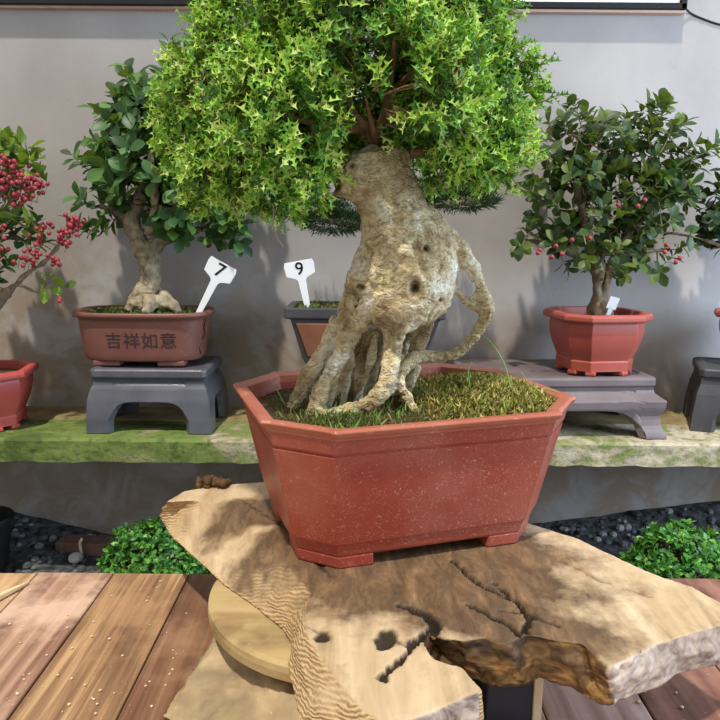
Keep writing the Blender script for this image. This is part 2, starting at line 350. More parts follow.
# sliver of wood at the left edge, sawdust crumbs
q = MB(); A = Z(-8, 601, .004); B = Z(29, 582, .004); q.tube([A, A.lerp(B, .5), B], [.006, .005, .0015], 6)
tag(obj('wood_sliver', q, M['pale_wood'], loc=A), 'pale split sliver of wood lying at left edge of table', 'wood sliver')
cr = MB()
for _ in range(230):
    p = Z(random.uniform(0, 700), random.uniform(582, 715), 0)
    if -.24 < p.x < .3 and p.y > .72: continue
    r = random.uniform(.0008, .0026)
    cr.ball((p.x, p.y, r*.5), r, 5, 3, sq=.6)
tag(obj('sawdust_crumbs', cr, M['pale_wood']), 'tiny pale wood crumbs scattered over the table boards', 'crumbs', kind='stuff')
# ------------------------------------------------------------------ driftwood slab
SLT, SLB = .15, .1
pairs = [((166, 502), (158, 515)), ((200, 500), (168, 534)), ((226, 508), (192, 557)), ((252, 528), (222, 584)), ((283, 558), (256, 608)), ((312, 592), (282, 630)),
 ((303, 622), (290, 645)), ((310, 640), (289, 670)), ((338, 677), (298, 718)), ((365, 706), (330, 750)), ((390, 722), (365, 768)), ((440, 704), (435, 748)), ((481, 687), (484, 730)),
 ((462, 666), (474, 694)), ((432, 655), (452, 676)), ((423, 640), (440, 664)), ((427, 628), (440, 652)), ((441, 637), (452, 664)), ((462, 640), (470, 676)), ((483, 637), (500, 686)),
 ((505, 644), (522, 688)), ((525, 634), (540, 678)), ((554, 640), (568, 686)), ((579, 642), (590, 700)), ((597, 655), (601, 706)), ((610, 666), (607, 706)), ((655, 644), (662, 687)),
 ((672, 640), (677, 676)), ((691, 633), (698, 670)), ((724, 624), (726, 664)), ((742, 616), (744, 652))]
rear = [(727, 606), (691, 586), (666, 579), (622, 559), (579, 539), (528, 523), (480, 510), (420, 495), (340, 485), (272, 481), (245, 483), (215, 485), (184, 491)]
def dens(l, k=4):
    out = []
    for i in range(len(l)):
        a, b = l[i], l[(i+1) % len(l)]
        for t in range(k): out.append(a.lerp(b, t/k))
    return out
tp = [Z(*p[0], SLT) for p in pairs]+[Z(*p, SLT) for p in rear]
bt = [Z(*p[1], SLB) for p in pairs]+[Z(*p, SLT)-Vector((0, .006, SLT-SLB)) for p in rear]
tpd, btd = dens(tp), dens(bt); cen = sum(tp, Vector())/len(tp)
mid = []
for a, b in zip(tpd, btd):
    m_ = a.lerp(b, .5); o_ = (m_-cen); o_.z = 0; o_.normalize(); mid.append(m_+o_*(.004+.006*noise.noise(m_*30)))
raw = MB().loft([btd, mid, tpd])
me = organic('driftwood_slab', raw, .0021, 3)
v = getv(me); nn = getn(me)
cracks = [([(452, 560), (470, 577), (482, 586), (518, 601), (529, 619), (525, 632)], .005, .010), ([(494, 583), (508, 594), (518, 603)], .004, .007), ([(428, 630), (412, 643), (402, 655), (382, 673)], .0065, .014),
          ([(402, 606), (415, 608), (428, 614), (436, 626), (432, 634)], .008, .010), ([(500, 610), (530, 614), (560, 626)], .004, .004), ([(300, 622), (318, 632), (330, 632)], .004, .003), ([(640, 650), (644, 668), (640, 676)], .005, .008),
          ([(560, 560), (600, 580), (650, 596)], .004, .0025), ([(240, 498), (290, 530), (330, 575)], .005, .003), ([(470, 605), (505, 622), (520, 634)], .006, .006)]
knots = [((388, 637), .015, .010), ((324, 634), .011, .006), ((419, 611), .012, .006), ((345, 660), .008, .003), ((602, 600), .01, .002)]
dep = np.zeros(len(v))
def segd(v, a, b):
    ab = b-a; t = np.clip(((v[:, :2]-a)@ab)/(ab@ab), 0, 1); return np.linalg.norm(v[:, :2]-a-t[:, None]*ab, axis=1)
wob = np.array([noise.noise(Vector(p)*60) for p in v]); wb2 = np.array([noise.noise(Vector(p)*170) for p in v]); fr_ = np.array([noise.fractal(Vector(p)*14, .6, 2, 5) for p in v])
gr_ = np.array([noise.noise(Vector((p[0]*90+p[1]*50, p[1]*30-p[0]*22, p[2]*160))) for p in v])
for pts, wd, d in cracks:
    q = [np.array(Z(*p, SLT))[:2] for p in pts]
    for a, b in zip(q, q[1:]):
        ds = segd(v, a, b)+wob*.003+wb2*.0035; dep = np.maximum(dep, d*np.clip(1.1-ds/(wd*.72), 0, 1)**.75)
for p, r, d in knots:
    c0 = np.array(Z(*p, SLT))[:2]; ds = np.linalg.norm((v[:, :2]-c0)*np.array([1, .9]), axis=1)+wob*.008+wb2*.004; dep = np.maximum(dep, d*np.clip(1.1-ds/r, 0, 1))
sstep = lambda a, b, x: (lambda t: t*t*(3-2*t))(np.clip((x-a)/(b-a), 0, 1))
nz0 = nn[:, 2].copy(); dep *= sstep(.3, .6, nz0)
side = 1-sstep(.45, .8, np.abs(nz0)+.12*wob)
cc0 = np.array(cen); q1 = np.array(Z(438, 640, SLT))[:2]; q2 = np.array(Z(600, 660, SLT))[:2]
barkz = np.clip(1-segd(v, q1, q2)/.05, 0, 1)*side
mp_ = np.array([[p.x, p.y] for p in mid]); K_ = len(mp_)
ix = np.concatenate([np.argmin(((c_[:, None, :2]-mp_[None])**2).sum(2), axis=1) for c_ in np.array_split(v, 40)])//4
a_end = side*(((ix >= 10) & (ix < 12)) | ((ix >= 25) & (ix < 31))); a_bark = side*((ix >= 14) & (ix < 25))
rot_ = sstep(.0008, .004, dep); a_char = np.maximum(rot_, side*np.clip(1-segd(v, q1, np.array(Z(530, 655, SLT))[:2])/.05, 0, 1)*sstep(-.15, .35, wob+.2))
v = v+nn*((gr_*.0008+fr_*.002)*(.45+.6*side)+fr_*.008*barkz)[:, None]; v[:, 2] -= dep
lobe = np.clip(1-np.linalg.norm(v[:, :2]-np.array(Z(400, 690, SLT))[:2], axis=1)/.13, 0, 1); v[:, 2] -= lobe*.006
setv(me, v)
# wood materials of the slab
n, c, g, f, h, ell = SLABM
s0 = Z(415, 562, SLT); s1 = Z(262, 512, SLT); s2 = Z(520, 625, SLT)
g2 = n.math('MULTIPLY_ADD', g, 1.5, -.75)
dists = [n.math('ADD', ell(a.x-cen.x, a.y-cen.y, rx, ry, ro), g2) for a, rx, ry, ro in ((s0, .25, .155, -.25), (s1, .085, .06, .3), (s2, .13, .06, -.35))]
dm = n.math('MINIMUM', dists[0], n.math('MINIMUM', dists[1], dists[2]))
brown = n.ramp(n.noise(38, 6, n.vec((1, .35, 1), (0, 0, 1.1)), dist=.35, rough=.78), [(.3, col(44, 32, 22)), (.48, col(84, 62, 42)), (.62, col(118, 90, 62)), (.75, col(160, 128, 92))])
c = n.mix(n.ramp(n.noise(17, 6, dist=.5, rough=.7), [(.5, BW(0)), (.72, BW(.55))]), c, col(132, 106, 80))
stain_shade = n.ramp(n.math('MULTIPLY', dm, .5), [(.40, BW(.92)), (.56, BW(0))])  # wet brown stain with the crown's cast shade painted into it
c2 = n.mix(stain_shade, c, brown)
c2 = n.mix(n.ramp(f, [(.2, BW(.6)), (.36, BW(0))]), c2, col(112, 84, 56))
def attr(k):
    a = n.n.new('ShaderNodeAttribute'); a.attribute_name = k; return a.outputs['Fac']
wv = n.n.new('ShaderNodeTexWave'); wv.bands_direction = 'Z'; wv.inputs['Scale'].default_value = 70; wv.inputs['Distortion'].default_value = 17; wv.inputs['Detail'].default_value = 5; wv.inputs['Detail Scale'].default_value = .35; wv.inputs['Detail Roughness'].default_value = .6
n.l.new(n.vec((.8, .8, 1.2), (.3, .35, 0)), wv.inputs['Vector'])
cs = n.mix(n.ramp(n.noise(14, 5), [(.45, BW(0)), (.75, BW(.6))]), n.ramp(n.math('MULTIPLY_ADD', n.noise(40, 6, n.vec((.5, .5, 2), (.3, .35, .2)), dist=1.2), .55, n.math('MULTIPLY', wv.outputs['Fac'], .45)), [(.2, col(130, 104, 70)), (.42, col(180, 150, 108)), (.75, col(200, 174, 132))]), col(152, 120, 82))
f1 = n.noise(34, 7, n.vec((.35, .8, 1.6), (.2, .3, .5)), dist=1.5)
cb = n.mix(n.ramp(n.noise(12, 4), [(.45, BW(0)), (.62, BW(.5))]), n.ramp(f1, [(.3, col(40, 28, 18)), (.5, col(110, 80, 46)), (.7, col(176, 134, 78))]), col(50, 38, 28))
fe = n.noise(30, 8, dist=1.6, rough=.65); ce = n.ramp(fe, [(.34, col(96, 84, 80)), (.45, col(160, 144, 132)), (.62, col(196, 180, 164))])
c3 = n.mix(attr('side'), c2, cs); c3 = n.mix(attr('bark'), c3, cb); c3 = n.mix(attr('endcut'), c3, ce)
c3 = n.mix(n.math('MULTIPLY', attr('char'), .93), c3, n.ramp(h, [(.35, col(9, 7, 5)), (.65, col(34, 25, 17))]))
n.color(c3); n.rough(n.math('ADD', n.math('MULTIPLY_ADD', stain_shade, -.14, .68), n.math('MULTIPLY', attr('char'), .3)))
hb_ = n.math('ADD', n.math('MULTIPLY', n.math('ADD', f, n.math('MULTIPLY', h, .5)), .5), n.math('MULTIPLY', n.math('MULTIPLY', wv.outputs['Fac'], attr('side')), .5)); n.bump(n.math('ADD', hb_, n.math('MULTIPLY', f1, attr('bark'))), .55, .005); M['slab_top'] = n.m
for nm, av in (('side', np.clip(side-a_end-a_bark, 0, 1)), ('bark', a_bark), ('endcut', a_end), ('char', a_char)):
    me.attributes.new(nm, 'FLOAT', 'POINT').data.foreach_set('value', av.astype(np.float32))
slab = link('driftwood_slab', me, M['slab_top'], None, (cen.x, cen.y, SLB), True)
tag(slab, 'thick weathered driftwood slab with natural edges under the big red pot', 'wood slab')
# clump of dry dirt on the slab's far left corner
cl = MB()
p0 = Z(212, 484, SLT+.006)
for _ in range(26): cl.ball(p0+Vector((random.uniform(-.027, .027), random.uniform(-.006, .012), random.uniform(-.004, .007))), random.uniform(.003, .008), 7, 5)
tag(obj('dirt_clump', cl, M['dirt'], loc=p0, smooth=True), 'brown clump of dry dirt on the rear left corner of slab', 'dirt clump')
# ------------------------------------------------------------------ turntable below the slab
dc = Z(348, 588, SLB-.002); DR = .182
tt = thing('turntable', (dc.x, dc.y, 0), 'round dusty wooden turntable holding up the driftwood slab', 'turntable')
rg = []
for r, z in ((DR-.006, -.026), (DR-.001, -.022), (DR, -.012), (DR-.001, -.005), (DR-.006, -.001)): rg.append([(dc.x+r*math.cos(a), dc.y+r*math.sin(a), SLB+z) for a in np.linspace(0, 2*math.pi, 96, endpoint=False)])
obj('disc', MB().loft(rg), M['disc'], tt)
rg = [[(dc.x+r*math.cos(a), dc.y+r*math.sin(a), z) for a in np.linspace(0, 2*math.pi, 48, endpoint=False)] for r, z in ((.07, .058), (.07, SLB-.026))]
obj('hub', MB().loft(rg), M['black'], tt)
bp = [((213, 643), (160, 722)), ((235, 642), (200, 760)), ((300, 700), (290, 800)), ((400, 690), (400, 790)), ((450, 665), (450, 720)), ((470, 630), (470, 680))]
t_ = [Z(*a, .058) for a, b in bp]; b_ = [Z(*b, .001) for a, b in bp]
t_ += [Vector((.17, 1.0, .058)), Vector((-.1, 1.02, .058)), Vector((-.15, .94, .058))]; b_ += [Vector((.19, 1.03, .001)), Vector((-.12, 1.05, .001)), Vector((-.19, .95, .001))]
raw = MB().loft([dens(b_), [a.lerp(b, .5) for a, b in zip(dens(b_), dens(t_))], dens(t_)])
me = organic('base_block', raw, .005, 2); v = getv(me); nn = getn(me)
dd = np.array([noise.fractal(Vector(p)*22, .6, 2, 4) for p in v])*.006; v = v+nn*dd[:, None]; v[:, 2] = np.clip(v[:, 2], .0008, .0579); setv(me, v)
link('base_block', me, M['block_wood'], tt, smooth=True)
# dark board standing under the slab's front
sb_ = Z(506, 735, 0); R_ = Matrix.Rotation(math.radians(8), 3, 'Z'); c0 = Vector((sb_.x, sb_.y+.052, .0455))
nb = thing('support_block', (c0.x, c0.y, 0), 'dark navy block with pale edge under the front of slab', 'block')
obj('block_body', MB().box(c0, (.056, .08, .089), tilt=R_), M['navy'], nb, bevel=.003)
obj('pale_edge', MB().box(c0+R_ @ Vector((.0335, 0, 0)), (.0105, .082, .089), tilt=R_), M['pale_wood'], nb, bevel=.001)  # pale colour stands in for the sunlit edge of the block
# ------------------------------------------------------------------ the large bonsai
PC = Vector((.055, .966, SLT)); PA = math.radians(18.5); PR = Matrix.Rotation(PA, 3, 'Z')
def pl(x, y, z): return PC+PR @ Vector((x, y, 0))+Vector((0, 0, z-SLT))
def octa(a, b, c, z, notch=0.):
    pts = []
    for sx, sy, fl in ((1, -1, 0), (1, 1, 1), (-1, 1, 0), (-1, -1, 1)):
        q = [(a-c, b), (a-c*.7, b-c*.3), (a-c*.3, b-c*.7), (a, b-c)]
        if notch: q = [(a-c, b), (a-c+notch*.5, b-notch), (a-notch, b-c+notch*.5), (a, b-c)]
        if fl: q = q[::-1]
        pts += [(sx*x, sy*y) for x, y in q]
    return [pl(x, y, z) for x, y in pts]
bon = thing('potted_bonsai', PC, 'large bonsai with swollen root trunk and spiny bright green crown in red rectangular pot', 'bonsai')
pm = MB()
pm.loft([octa(.167, .125, .042, .166), octa(.170, .128, .043, .170), octa(.174, .132, .044, .186), octa(.1755, .1335, .044, .1862), octa(.2015, .162, .058, .307), octa(.1995, .160, .058, .3075), octa(.2025, .163, .058, .312), octa(.207, .167, .060, .331),
         octa(.196, .155, .058, .331), octa(.191, .150, .058, .30)], cap1=False)
pot = obj('pot', pm, M['pot'], bon, bevel=.003, seg=3)
N_ = .010
rm = MB().loft([octa(.199, .158, .058, .329), octa(.2085, .171, .064, .329, .004), octa(.2100, .1725, .065, .3335, .006), octa(.2145, .177, .069, .335, N_), octa(.2175, .180, .070, .341, N_), octa(.2145, .177, .069, .3445, N_), octa(.206, .167, .066, .343, N_*.6), octa(.1985, .1575, .060, .341, .004), octa(.196, .155, .058, .331)], cap0=False, cap1=False)
obj('rim', rm, M['rim'], pot, bevel=.0016)
for sx, sy in ((1, 1), (1, -1), (-1, 1), (-1, -1)):
    a, b, c, e = .1695, .1275, .043, .046
    poly = [(a-c-e, b), (a-c, b), (a, b-c), (a, b-c-e), (a-.04, b-c-e), (a-c-e, b-.04)]
    mfoot = MB(); lo = [pl(sx*x*.985, sy*y*.985, SLT+.0005) for x, y in poly]; hi = [pl(sx*x, sy*y, .168) for x, y in poly]
    obj('foot', mfoot.loft([lo, hi]), M['pot'], pot, bevel=.0025)
# soil with a mossy mound to the right
def soilz(x, y):
    w = .32+.005*noise.noise(Vector((x*20, y*20, 3)))
    w += .030*math.exp(-(((x-.115)/.095)**2+((y+.03)/.10)**2)); return w+.008*math.exp(-(((x+.12)/.07)**2+((y+.08)/.06)**2))
sm = MB(); NXs, NYs = 60, 48; L = []
for j in range(NYs):
    for i in range(NXs):
        x = -.195+.39*i/(NXs-1); y = -.153+.306*j/(NYs-1)
        e = abs(x)/.2*.2+abs(y)-.153-.2+.054
        if e > 0: x -= math.copysign(e*.5, x); y -= math.copysign(e*.5, y)
        L.append(pl(x, y, soilz(x, y)+.002*noise.noise(Vector((x*140, y*140, 0)))))
sm.add(L, [(j*NXs+i, j*NXs+i+1, (j+1)*NXs+i+1, (j+1)*NXs+i) for j in range(NYs-1) for i in range(NXs-1)])
obj('soil', sm, M['soil'], bon, smooth=True)
ms = Leafset()
for k in range(12000):
    if k < 9300: x = rng.normal(.11, .055); y = rng.normal(-.045, .065)
    elif k < 10800: x = rng.normal(-.12, .045); y = rng.normal(-.09, .035)
    else: x = rng.uniform(-.19, .19); y = rng.uniform(-.15, .15)
    if abs(x) > .189 or abs(y) > .149 or abs(x)+abs(y) > .30: continue
    hgt = rng.uniform(0, .009) if x > 0 else rng.uniform(0, .004)
    d = rdir(); d.z = abs(d.z)+.5
    ms.add(pl(x, y, soilz(x, y)+hgt), d, rdir(), rng.uniform(.005, .011) if x > .02 else rng.uniform(.004, .008), 0 if (x > 0 and rng.random() < .85) else 1)
tag(ms.build('moss', T_MOSS, [M['moss'], M['moss_green']], bon), None, None, kind='stuff')
gb = Leafset()
for k in range(260):
    x = rng.uniform(-.18, .1) if k < 235 else rng.uniform(.0, .19); y = rng.uniform(-.145, .0)
    if abs(x)+abs(y) > .29: continue
    d = rdir(); d.z = abs(d.z)+.9; gb.add(pl(x, y, soilz(x, y)), d, rdir(), rng.uniform(.007, .022))
tag(gb.build('grass', T_NEEDLE, [M['grass']], bon), None, None, kind='stuff')
for pts in ([(511, 391, -.02), (505, 366, -.02), (495, 348, -.02), (485, 336, -.02)], [(503, 398, -.04), (504, 404, -.075), (507, 420, -.082), (513, 432, -.082)], [(548, 398, -.0), (530, 384, -.0), (521, 372, 0)], [(470, 388, -.04), (468, 372, -.04), (472, 362, -.04)], [(556, 392, 0), (545, 389, 0), (536, 396, 0)], [(285, 405, -.02), (277, 390, -.02), (271, 379, -.02)]):
    q = crm([tuple(P(a, b, .95+c)) for a, b, c in pts], 5)
    obj('grass_blade', MB().tube(q, list(np.linspace(.0012, .0005, len(q))), 5), M['grass'], bon, smooth=True)
# trunk
Y0 = .95; tm = MB()
def tch(pts, n=14, k=5):
    a, r = chain(pts, Y0, k); tm.tube(a, r, n)
tch([(374, 154, 28), (379, 178, 31), (392, 205, 31), (401, 230, 40), (408, 258, 47), (402, 288, 48), (393, 310, 38), (388, 328, 22)], 24)
tch([(422, 222, 18), (437, 245, 18), (440, 270, 15), (432, 296, 16), (414, 318, 15)]); tch([(392, 236, 20), (376, 262, 21), (363, 288, 19), (354, 315, 17), (346, 336, 12)])
tch([(416, 258, 32, -.025), (400, 298, 33, -.03), (388, 320, 24, -.02)]); tch([(366, 186, 20, -.01), (348, 185, 14, -.02), (337, 184, 10, -.025)])
tch([(372, 170, 22, -.01), (352, 166, 14, -.02), (345, 164, 8, -.02)]); tch([(396, 172, 16), (402, 158, 8), (404, 150, 5)]); tch([(408, 205, 20), (424, 218, 12), (431, 226, 8)])
tch([(378, 220, 15, -.02), (392, 214, 13, -.033), (410, 212, 11, -.03), (424, 220, 8, -.01)]); tch([(390, 236, 10, -.05), (376, 268, 8, -.055), (368, 300, 8, -.045), (360, 330, 7, -.035)]); tch([(436, 262, 9, -.045), (428, 296, 8, -.05), (406, 322, 8, -.05), (394, 345, 7, -.04)])
tch([(345, 322, 14, .02), (328, 350, 11, .02), (307, 381, 9.5, .015), (294, 406, 8.5, .005), (286, 424, 7, 0)])
tch([(358, 312, 15, -.02), (346, 342, 11, -.03), (331, 372, 9, -.038), (319, 396, 9.5, -.042), (312, 424, 8, -.04)])
tch([(338, 362, 6, -.02), (331, 388, 5.5, -.02), (325, 416, 6, -.025)])
tch([(394, 322, 14, -.025), (392, 350, 9.5, -.035), (387, 380, 9, -.045), (374, 399, 8.5, -.05), (350, 410, 7, -.055), (320, 418, 5, -.06)])
tch([(374, 326, 9, .03), (364, 362, 6.5, .03), (358, 405, 6, .03)]); tch([(406, 325, 14, .05), (396, 370, 11, .06), (388, 408, 10, .06)]); tch([(424, 316, 13, .02), (418, 345, 8.5, .02), (410, 378, 7, .02), (402, 404, 6, .02)])
tch([(380, 320, 12, .06), (372, 365, 11, .07), (368, 405, 10, .07)]); tch([(362, 320, 11, .06), (352, 368, 10, .07), (340, 405, 9, .07)]); tch([(398, 330, 9, .07), (384, 380, 10, .08), (380, 405, 9, .08)])
for pts in ([(376, 332, 3.6, -.015), (370, 362, 3.2, -.015), (362, 392, 3.2, -.01), (352, 410, 3)], [(386, 336, 3.6, .0), (376, 372, 3.2, .0), (372, 404, 3, .0)], [(352, 345, 3.6, 0), (347, 380, 3.6, 0), (342, 408, 3.6, 0)], [(398, 384, 4, -.03), (382, 398, 4, -.05), (366, 412, 3.6, -.06)]): tch(pts, 8)
tch([(444, 236, 10), (459, 249, 8.5), (472, 268, 7.6), (481, 290, 7.2), (488, 309, 8.4), (481, 326, 6.6), (470, 341, 6.2), (453, 355, 6.4), (430, 357, 5.8), (413, 358, 6.4, -.01), (402, 370, 6.6, -.02), (399, 383, 6, -.03), (408, 397, 5.2, -.035), (416, 416, 4.4, -.04)], 12)
tch([(442, 284, 7), (457, 290, 5.2), (468, 304, 5.2), (486, 310, 6)], 10); tch([(438, 264, 10), (452, 267, 7), (457, 273, 5)], 10); tch([(484, 306, 9), (491, 313, 7)], 8); tch([(471, 300, 4.5), (477, 290, 3.6), (481, 284, 3)], 8)
for p in [(371, 244, 7, -.05), (352, 300, 7, -.03), (404, 250, 12, -.055), (430, 240, 8, -.04), (418, 303, 11, -.055), (396, 196, 8, -.035), (414, 215, 8, -.04)]: tm.ball(P(p[0], p[1], Y0+p[3]), p[2]*.00137, 12, 8)
me = organic('trunk', tm, .0021, 5); v = getv(me); nn = getn(me)
big = np.array([noise.fractal(Vector(p)*17, .7, 2, 4) for p in v]); rid = np.array([noise.ridged_multi_fractal(Vector((p[0]*28, p[1]*28, p[2]*55))+Vector((3, 1, 2)), .9, 2.1, 4, 1, 2) for p in v])
fib = np.array([noise.noise(Vector((p[0]*120+p[2]*30, p[1]*120, p[2]*26))+Vector((1, 0, 0))*noise.noise(Vector(p)*40)) for p in v])
lump = np.array([noise.noise(Vector(p)*55) for p in v]); crs = np.array([abs(noise.noise(Vector((p[0]*34+7, p[1]*34, p[2]*20)))) for p in v])
v2 = v+nn*(big*.0036-np.clip(rid-1.0, 0, 1)*.0026+fib*.0013+lump*.0016-np.clip(1-crs/.10, 0, 1)*.0024)[:, None]
holes = [((415, 287), .0085, .013, 1.45), ((425, 249), .0042, .008, 1), ((362, 287), .006, .008, 1), ((336, 184), .007, .012, 1.3), ((352, 166), .006, .003, 1), ((440, 300), .004, .005, 1)]
hd = np.zeros(len(v)); ax = np.array(RT)
for p, r, d, st in holes:
    dr = np.array(ray(*p)); dr /= np.linalg.norm(dr); w_ = v-np.array(CAM); al = w_@dr; pr = w_-al[:, None]*dr
    dd = np.sqrt((pr@np.array(RT))**2+((pr@np.array(UP))/st)**2); front = (nn@dr) < .1
    dd = dd+fib*.0008; amt = np.clip(1.05-dd/r, 0, 1)*d*front; v2 += dr*amt[:, None]; hd = np.maximum(hd, np.clip(1.3-dd/r*1.6, 0, 1)*front)
    v2 += nn*((np.exp(-((dd-r*1.25)/(r*.35))**2)*front*.0016)[:, None])
setv(me, v2); me.attributes.new('rot', 'FLOAT', 'POINT').data.foreach_set('value', np.clip(hd, 0, 1).astype(np.float32))
trunk = link('trunk', me, M['bark'], bon, smooth=True)
brs = [[(372, 158, 11), (374, 143, 9), (366, 128, 7), (354, 114, 5), (335, 92, 4, .03), (312, 70, 3, .05)], [(374, 145, 8), (382, 122, 6.5, .01), (388, 96, 5, .02), (393, 60, 4, .02), (396, 15, 3, .03), (392, -40, 2, .03)],
       [(392, 155, 10, .02), (412, 132, 7, .04), (440, 112, 5, .05), (470, 95, 4, .05), (505, 70, 2.5, .04)], [(396, 158, 8, .01), (425, 150, 6, 0), (460, 142, 5, -.03), (505, 132, 3, -.05)], [(364, 130, 6), (340, 128, 5, -.04), (300, 120, 4, -.09), (250, 105, 3, -.12), (200, 95, 2, -.13)],
       [(356, 116, 4), (330, 60, 4, -.05), (290, 20, 3, -.1)], [(388, 96, 4, .02), (425, 60, 4, -.05), (450, 30, 3, -.1)], [(345, 168, 7, -.02), (310, 168, 5, -.06), (260, 165, 4, -.1), (210, 165, 2.5, -.11)], [(376, 142, 7), (371, 122, 3.5, -.05), (366, 100, 1.6, -.1)], [(376, 142, 6, .02), (370, 110, 4, .08), (360, 40, 2, .13)]]
nodes = []
for b in brs:
    a, r = chain(b, Y0, 6); r = [max(.0012, x*.68) for x in r]; obj('branch', MB().tube(a, r, 8), M['branch_bark'], trunk, smooth=True); nodes += a
# crown of spiny leaves
blobs = [(350, 12, 108, 0), (240, 110, 64, -.02), (222, 160, 36, -.04), (268, 158, 40, -.07), (200, 118, 26, -.02), (452, 102, 66, 0), (478, 146, 34, -.02), (440, 155, 28, .0), (355, 75, 88, -.05), (272, 58, 62, -.02), (428, 45, 64, -.02), (350, -72, 104, 0), (285, 128, 54, -.1), (330, 100, 60, .13), (430, 100, 62, .12), (420, 95, 44, -.11), (508, 98, 24, 0), (248, 42, 30, 0), (310, 168, 22, -.05), (250, 145, 44, .1), (196, 160, 22, -.03), (515, 130, 16, 0)]
BL = [(P(x, y, Y0+d), r*.00137) for x, y, r, d in blobs]
tot = sum(r*r for c, r in BL); lf = Leafset(); tw = MB(); na = np.array([tuple(p) for p in nodes]); ns = 0
gapc = P(376, 100, Y0-.1); topc = P(382, 138, Y0-.04)
for (c, r) in BL:
    for _ in range(int(7200*r*r/tot)):
        d = rdir(); rr = r*(1-abs(rng.normal(0, .16))) if rng.random() < .8 else r*rng.uniform(.4, .9)
        p = c+d*rr; p.y = c.y+(p.y-c.y)*.92
        ins = min(((p-c2).length/r2 for c2, r2 in BL if c2 is not c), default=9)
        if ins < .72: continue
        # the open front of the crown where the forked branches show
        if p.y < Y0+.06 and ((p.x-gapc.x)/.042)**2+((p.z-gapc.z)/.064)**2 < 1 and rng.random() < .93: continue
        if noise.noise(p*19) < -.16 and rng.random() < .85: continue
        # nothing grows on the bare top of the trunk
        if p.y < Y0+.06 and abs(p.x-topc.x) < .072 and p.z < topc.z: continue
        ax_ = (d*.9+Vector((0, -.1, .45))+rdir()*.5).normalized(); L = rng.uniform(.022, .045); young = rng.random() < .62
        k = int(np.argmin(((na-np.array(p))**2).sum(1))); q = nodes[k]
        if rng.random() < .5: tw.tube([q.lerp(p, .35), q.lerp(p, .7)+rdir()*.006, p, p+ax_*L], [.0012, .001, .0009, .0005], 4)
        else: tw.tube([p-ax_*.012, p, p+ax_*L], [.0009, .0008, .0005], 4)
        o1 = ax_.orthogonal().normalized(); o2 = ax_.cross(o1); nl = rng.integers(8, 12); a0 = rng.uniform(0, 6)
        for i in range(nl):
            t = (i+.3)/nl; an = a0+i*2.4; side_ = o1*math.cos(an)+o2*math.sin(an); sp = 1.25-.75*t
            dd = ax_*(1-.45*sp+.1)+side_*sp*.85+rdir()*.18
            lf.add(p+ax_*(L*t), dd, ax_+rdir()*.35, rng.uniform(.0145, .0235)*(1.12-.4*t), 1 if (young and t > .32 and rng.random() < .9) or rng.random() < .08 else 0)
        ns += 1
print('shoots', ns, 'leaves', len(lf.p))
lf.build('foliage', T_HOLLY, [M['holly_old'], M['holly_young']], bon)
tag(obj('twigs', tw, M['branch_bark'], trunk), None, None, kind='stuff')
q = crm([tuple(P(a, b, Y0-.1)) for a, b in ((274, 208), (273, 225), (277, 238), (283, 247))], 4); obj('twig', MB().tube(q, .0011, 5), M['stem_pale'], bon)
